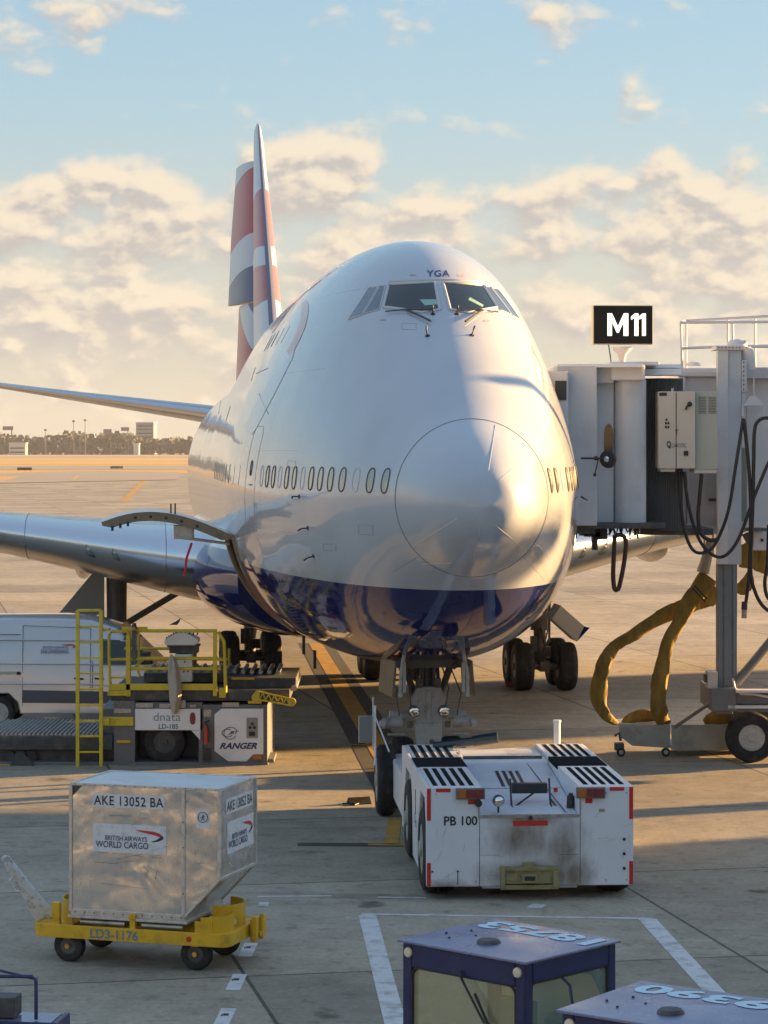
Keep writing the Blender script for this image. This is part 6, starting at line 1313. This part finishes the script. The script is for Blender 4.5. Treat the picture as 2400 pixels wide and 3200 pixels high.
for dx in (.155,.30): q.prism([(dx+.065,0),(dx+.14,0),(dx+.14,.43),(dx+.075,.43),(dx,.37),(dx,.31),(dx+.065,.335)], (0,-.113,zc-.21), (1,0,0), (0,0,1), .006); q.build('sign_lettering', mat('sign_white', (.75,.72,.68), .4, emit=(1,.95,.85,.25)), sgn)
q = MB(); q.lathe([(.06,-.25),(.06,.10),(.09,.20),(.19,.30),(.19,.34)], (0,0,0), (0,0,1), 20); q.build('sign_post', M_brw, sgn, smooth=40)
q = MB(); q.tube([(-.27,-.05,zc-.37),(-.24,-.05,.20),(-.22,-.05,.05),(-.30,-.05,-.02),(-.45,-.05,-.04)], .012, 5); q.build('sign_cable', M_hose, sgn, smooth=60)
# ---------------- preconditioned-air hoses and their trolley
M_yh = mat('yellow_hose_fabric', (.27,.175,.03), .8, var=.3, vscale=5, dirt=(.10,.075,.035), dirt_amt=.8, dscale=3, bump=.02, bscale=6, stretch=(1.6,1.6,.5))
HB = Vector((6.0, 50.5, 0)); trol = empty('hose_trolley', tuple(PG(2100,2345).xy)+(0,), 0, 'flat pale metal trolley with small wheels lying under the yellow air hoses', 'hose trolley')
tb_ = trol.location.copy()
M_tp = mat('scuffed_pale_metal', (.36,.37,.34), .55, metal=.2, var=.15, vscale=2, dirt=(.18,.15,.10), dirt_amt=.7, dscale=3)
def HWm(b_): return W(b_)
d_ = 50.3
def pxz(a, b_, d): p = PY(a, b_, d); return (p.x, p.z)
q = HWm(tb_); q.prism([pxz(1935,2262,d_),pxz(2094,2264,d_),pxz(2094,2338,d_),pxz(1975,2330,d_),pxz(1935,2300,d_)][::-1], (0,d_+.02,0), (1,0,0), (0,0,1), (0,.03)); q.bb(pxz(1940,0,d_)[0],pxz(2094,0,d_)[0],d_,d_+1.3,pxz(0,2275,d_)[1],pxz(0,2268,d_)[1]); q.build('front_tray', M_tp, trol, bevel=.006)
q = HWm(tb_); q.bb(pxz(2098,0,d_)[0],pxz(2310,0,d_)[0],d_-.05,d_+.0,pxz(0,2342,d_)[1],pxz(0,2264,d_)[1]); q.bb(pxz(2098,0,d_)[0],pxz(2310,0,d_)[0],d_+.0,d_+1.2,pxz(0,2342,d_)[1],pxz(0,2330,d_)[1]); q.build('long_tray', M_tp, trol, bevel=.006)
for (a, b_, r_) in ((1940,2320,.09),(2080,2335,.085)):
    q = HWm(tb_); tyre(q, (pxz(a,0,d_)[0], d_-.04, .09), .09, .06, (0,1,0), n=20); q.build('castor', [M_rubber, M_rim], trol, smooth=35)
q = HWm(tb_); q.bb(pxz(1922,0,d_)[0],pxz(1950,0,d_)[0],d_-.06,d_+.2,.12,.26); q.tube([PY(1921,2300,d_),PY(1935,2290,d_),PY(1940,2315,d_)],.03,6); q.build('castor_bracket', M_dark, trol)
def hose(pts, radii, label, flat=.42, sd_=1):
    P_ = [PY(*p) for p in pts]; out = []; rr = []; b_ = P_[0]
    for i in range(len(P_)-1):
        a = P_[max(0,i-1)]; p = P_[i]; c = P_[i+1]; d = P_[min(len(P_)-1,i+2)]
        for t in range(7):
            t /= 7; out.append(.5*((2*p)+(c-a)*t+(2*a-5*p+4*c-d)*t*t+(3*p-a-3*c+d)*t**3)); rr.append(radii[i]+(radii[i+1]-radii[i])*t)
    out.append(P_[-1]); rr.append(radii[-1]); base = Vector((P_[-1].x, P_[-1].y, 0))
    q = W(base); n = 14; vs = []; fs = []
    for i, p in enumerate(out):
        t = (out[min(i+1,len(out)-1)]-out[max(i-1,0)]).normalized(); s_ = t.cross(Vector((0,1,0))); s_ = s_.normalized() if s_.length > .1 else Vector((1,0,0)); u = s_.cross(t)
        for k in range(n):
            a = 2*math.pi*k/n; cr_ = 1+.09*math.sin(3*a+i*.22)+.13*(1 if (k+i//5) % 5 == 0 else 0)-.10*(1 if (k*3+i//4) % 7 == 0 else 0); w_ = rr[i]*(.95+.04*math.sin(i*.5))
            vs.append(tuple(p+s_*math.cos(a)*w_*cr_+u*math.sin(a)*w_*flat*(cr_+.10*math.sin(i*.5))))
    for i in range(len(out)-1):
        for k in range(n): fs.append((i*n+k,i*n+(k+1)%n,(i+1)*n+(k+1)%n,(i+1)*n+k))
    fs.append(tuple(range(n))); fs.append(tuple((len(out)-1)*n+k for k in range(n)))
    q.add(vs, fs); o = q.build('air_hose', M_yh, None, smooth=45, loc=tuple(base)); tag(o, label, 'air hose', 'yellow air hoses hanging from the jet bridge'); return o
hose([(2240,1852,50.6),(2190,1875,50.5),(2120,1905,50.4),(2040,1945,50.4),(1970,1990,50.3),(1920,2020,50.3),(1890,2070,50.2),(1875,2130,50.2),(1872,2190,50.2),(1892,2235,50.2),(1930,2262,50.4)], [.20,.18,.16,.14,.12,.13,.14,.17,.17,.11,.04], 'dusty yellow flat air hose sagging in a wide outer loop to the trolley end')
hose([(2215,1800,50.2),(2185,1840,50.2),(2150,1890,50.1),(2120,1950,50.1),(2090,2000,50.1),(2073,2060,50.1),(2062,2130,50.1),(2058,2200,50.1),(2066,2240,50.2),(2075,2264,50.4)], [.20,.21,.17,.14,.13,.15,.16,.17,.16,.15], 'dusty yellow flat air hose dropping steeply in the inner loop onto the trolley')
hose([(2310,1740,51.2),(2350,1742,51.2),(2400,1760,51.2),(2470,1790,51.2)], [.22,.28,.22,.2], 'yellow air hose bundle tied high behind the lift column')
hose([(2300,1830,51.0),(2320,1840,51.0),(2335,1818,51.0),(2340,1790,51.0)], [.06,.16,.14,.05], 'ragged yellow hose end hanging just behind the lift column')
hose([(1945,2262,50.9),(1975,2245,50.9),(2010,2235,50.9),(2050,2240,50.9),(2075,2258,50.9)], [.05,.12,.13,.10,.05], 'crumpled piece of yellow hose lying on the front tray of the trolley')
hose([(2200,2258,50.9),(2230,2245,50.9),(2270,2243,50.9),(2310,2240,50.9),(2340,2244,50.9)], [.06,.14,.12,.12,.05], 'crumpled piece of yellow hose lying on the long tray beside the bridge wheel')
# hose adaptor above, pale canvas throat
q = BW(); P_ = [PY(2218,1690,50.2), PY(2212,1730,50.2), PY(2196,1790,50.2)]; q.tube(P_, [.12,.17,.22], 14, flat=.6); q.tube([PY(2202,1670,50.15),PY(2200,1720,50.15),PY(2190,1775,50.1)],.018,6); q.tube([PY(2228,1670,50.15),PY(2228,1740,50.15)],.018,6); q.build('hose_throat', mat('throat_canvas', (.42,.40,.34), .8, var=.2, vscale=4), br, smooth=40)
for (a, c_) in (((2172,1835,50.1),(2200,1868,50.1)),((2166,1842,50.1),(2194,1876,50.1))):
    q = BW(); q.bar(PY(*a)+Vector((-.04,-.16,.05)), PY(*c_)+Vector((.04,-.16,-.02)), .04, .03); q.build('hose_strap', M_black, br)
# ================================================================ far background
M_tree = mat('winter_trees', (.10,.10,.09), .95, var=.5, vscale=.03, dirt=(.05,.055,.05), dirt_amt=.8, dscale=.01)
random.seed(5)
q = MB()
def hgt(x): return 18.5+2*math.sin(x*.013)+2.5*math.sin(x*.041+1)+1.8*math.sin(x*.11)+ (4 if 105 > x > 60 else 0)
for i in range(16000):
    x = random.uniform(-620, 700); hh = hgt(x)*random.uniform(.75,1.08); z = hh*random.random()**.75; y = 2560+random.uniform(-10,60)+z; s_ = random.uniform(1.3,3.2)
    a = random.uniform(0, math.pi); dx = math.cos(a)*s_; dy = math.sin(a)*s_*.6; t = random.uniform(-.6,.6)
    q.add([(x-dx,y-dy,z-s_*.6),(x+dx,y+dy,z-s_*.5+t),(x+dx*.8,y+dy,z+s_*.6),(x-dx*.7,y-dy,z+s_*.7+t)], [(0,1,2,3)])
tag(q.build('distant_woods', M_tree), kind='stuff')
k3 = 7800/2480.0
def FX(px): return (px-1200)/k3
def FZ(py): return max(.0, CH-(py-HZ)/k3)
def far_building(px0, px1, py0, py1, m, label, depth=30, roof=None, D=2480, wins=True):
    k = 7800/D; x0 = (px0-1200)/k; x1 = (px1-1200)/k; z1 = CH-(py0-HZ)/k; z0 = max(0, CH-(py1-HZ)/k)
    z0 = 0
    t = empty('far_building', ((x0+x1)/2, D, 0), 0, label, 'building'); w = (x1-x0)/2
    q = MB(); q.bb(-w,w,0,depth,z0,z1); q.build('wall', m, t)
    q = MB(); q.bb(-w-.5,w+.5,-.5,depth+.5,z1,z1+1.0); q.build('roof', roof or M_brg, t)
    if wins:
        q = MB(); n = max(2, int(w/4))
        for j in range(int((z1-z0)/4)):
            q.bb(-w+1.5,w-1.5,-.15,-.05,z0+2+j*4,z0+3.4+j*4)
        q.build('window', M_glassdark, t)
    return t
M_fb = mat('far_grey_cladding', (.20,.23,.27), .7, var=.1, vscale=.1); M_fw = mat('far_white_cladding', (.5,.5,.48), .7, var=.1, vscale=.1)
far_building(425,480,1322,1420,M_fb,'tall pale grey block standing above the distant tree line',40,D=2700)
far_building(210,282,1359,1420,M_fb,'long low grey shed among the distant trees below two mast lights',40,wins=False,D=2700)
far_building(330,410,1364,1420,M_fb,'low grey shed under the pair of distant billboards',40,wins=False,D=2700)
far_building(28,80,1386,1408,M_fw,'small white building with dark door at the far left tree edge',15,D=2440)
far_building(417,434,1388,1404,M_fw,'tiny white kiosk in front of the distant trees near the tall block',10,D=2440,wins=False)
M_bill = mat('billboard_face', (.14,.12,.14), .6, var=.3, vscale=.2)
for i, (px, py, w, h_, lab) in enumerate(((25,1338,33,12,'dark billboard on a post at the far left edge'),(336,1349,26,16,'dark billboard left of the pair near the tall block'),(391,1341,25,12,'dark billboard right of the pair beside the tall block'),(249,1351,9,8,'tiny dark billboard between the two distant masts'))):
    D = 2475; k = 7800/D; t = empty('billboard', ((px-1200)/k, D, 0), 0, lab, 'billboard', 'billboards above the distant trees'); zc = CH-(py-HZ)/k
    q = MB(); q.bb(-w/k/2,w/k/2,-.5,.5,zc-h_/k/2,zc+h_/k/2); q.build('panel', M_bill, t); q = MB(); q.bb(w/k*.3,w/k*.4,-.4,.4,0,zc-h_/k/2); q.build('post', M_dark, t)
for (px, py, lab) in ((230,1318,'thin mast left of the two tall distant light masts'),(266,1315,'tallest distant light mast with a small square head'),(142,1345,'short thin distant mast over the trees at left')):
    D = 2470; k = 7800/D; t = empty('light_mast', ((px-1200)/k, D, 0), 0, lab, 'light mast', 'light masts on the horizon'); zc = CH-(py-HZ)/k
    q = MB(); q.cyl((0,0,0),(0,0,zc),.5,.3,8); q.build('mast', M_dark, t); q = MB(); q.bb(-1.3,1.3,-.8,.8,zc-.3,zc+1.4); q.build('lamp_head', M_dark, t)
for (px, py, wpx, col_, lab) in ((77,1472,46,(.10,.05,.06),'dark brown taxiway sign in the dry grass at left'),(365,1467,40,(.28,.22,.10),'yellowish taxiway sign in the dry grass left of the aircraft')):
    p = PG(px, py); k = 7800/p.y; t = empty('taxiway_sign', tuple(p), 0, lab, 'taxiway sign', 'taxiway signs in the grass'); w = wpx/k
    q = MB(); q.bb(-w/2,w/2,-.15,.15,.25,1.0); q.build('board', mat('sign_board_'+('brown' if px < 100 else 'yellow'), col_, .6, var=.3, vscale=1), t)
    q = MB()
    for u in (-.4,0,.4): q.bb(w*u-.05,w*u+.05,-.05,.05,0,.25)
    q.build('post', M_dark, t)
# ================================================================ buildings outside the frame; pier and far block are sized to shade the apron
M_pier = mat('pier_cladding', (.42,.40,.38), .6, var=.06, vscale=.4); 
def block(name, x0, x1, y0, y1, h_, label, cat='building'):
    t = empty(name, ((x0+x1)/2, (y0+y1)/2, 0), 0, label, cat); a = (x1-x0)/2; b_ = (y1-y0)/2
    q = MB(); q.bb(-a,a,-b_,b_,0,h_); q.build('wall', M_pier, t)
    q = MB(); q.bb(-a-.3,a+.3,-b_-.3,b_+.3,h_,h_+.5); q.build('roof', M_brg, t)
    q = MB()
    for z in np.arange(1.5, h_-2, 4.2):
        q.bb(-a-.04,-a-.0 if False else -a-.01,-b_+1,b_-1,z,z+2.2); 
        q.bb(-a+1,a-1,-b_-.04,-b_-.01,z,z+2.2)
    q.build('window_band', M_glassdark, t)
block('shade_pier', 46, 70, -60, 56.0, 12, 'long unseen terminal pier with window bands, sized to shade the apron')  # unseen; length and height follow the shade cast on nose and foreground
block('shade_block', 62, 68.5, 79.5, 90.5, 13, 'grey unseen block added beyond the pier to shade the apron', 'shade_block')  # unseen block added to cast the shade band across the apron
M_sid = mat('cream_siding', (.62,.58,.50), .55, var=.05, vscale=.5)
t = empty('terminal_building', (-25, -14, 0), 0, 'cream sided terminal building behind the viewer', 'building')
q = MB(); q.bb(-75,68,-10,10,0,9); q.build('wall', M_sid, t)
q = MB(); q.bb(-75.4,68.4,-10.4,10.4,9,9.6); q.build('roof', M_brg, t)
for k in range(18): q = MB(); q.bb(-72+7.7*k,-67+7.7*k,10.01,10.06,4.2,7.6); q.build('window', M_glassdark, t)
q = MB()
for k in range(19): q.bb(-75,68,10.001,10.03,.4+.45*k,.43+.45*k)
q.build('siding_joint', M_dark, t)

# unseen jointed arm added off to the right to throw the curved shadow over the nose
A0 = PM @ hull_cam(1545,1188)[0]; A1 = PM @ hull_cam(1655,1200)[0]; A2 = PM @ hull_cam(1740,1300)[0]; A3 = PM @ hull_cam(1792,1440)[0]
T0 = 15.0; P0, P1, P2, P3 = [p+sd*T0 for p in (A0, A1, A2, A3)]
bl = empty('shadow_boom', (P3.x+1.5, P3.y+1, 0), 0, 'unseen jointed arm on wheels, added to shadow the aircraft nose', 'shadow caster')
q = W(bl.location); q.tube([P0, P1, P2, P3, P3+(P3-P2).normalized()*2.2], .11, 8); q.tube([P3+(P3-P2).normalized()*2.2, (P3.x+1.5, P3.y+1, 1.0)], .14, 8); q.build('boom', M_yellow, bl, smooth=40)
q = MB(); q.bb(-1.2,1.2,-.8,.8,.4,1.2); q.build('chassis', M_grey, bl, bevel=.05)
for a in (-.8,.8):
    for b_ in (-.85,.85): q = MB(); tyre(q, (a, b_, .4), .4, .28, (0,1,0)); q.build('wheel', [M_rubber, M_rim], bl, smooth=35)

# air between here and the horizon
hz = MB(); hz.bb(-2600,2600,-60,4200,-1.0,75.0)
mh = bpy.data.materials.new('haze_air'); mh.use_nodes = True; nt = mh.node_tree; nt.nodes.clear(); ho = nt.nodes.new('ShaderNodeOutputMaterial'); pv = nt.nodes.new('ShaderNodeVolumePrincipled')
pv.inputs['Color'].default_value = (.88,.92,1.0,1); pv.inputs['Density'].default_value = .00006; pv.inputs['Anisotropy'].default_value = 0.0; nt.links.new(pv.outputs[0], ho.inputs['Volume'])
tag(hz.build('haze', mh), kind='stuff')
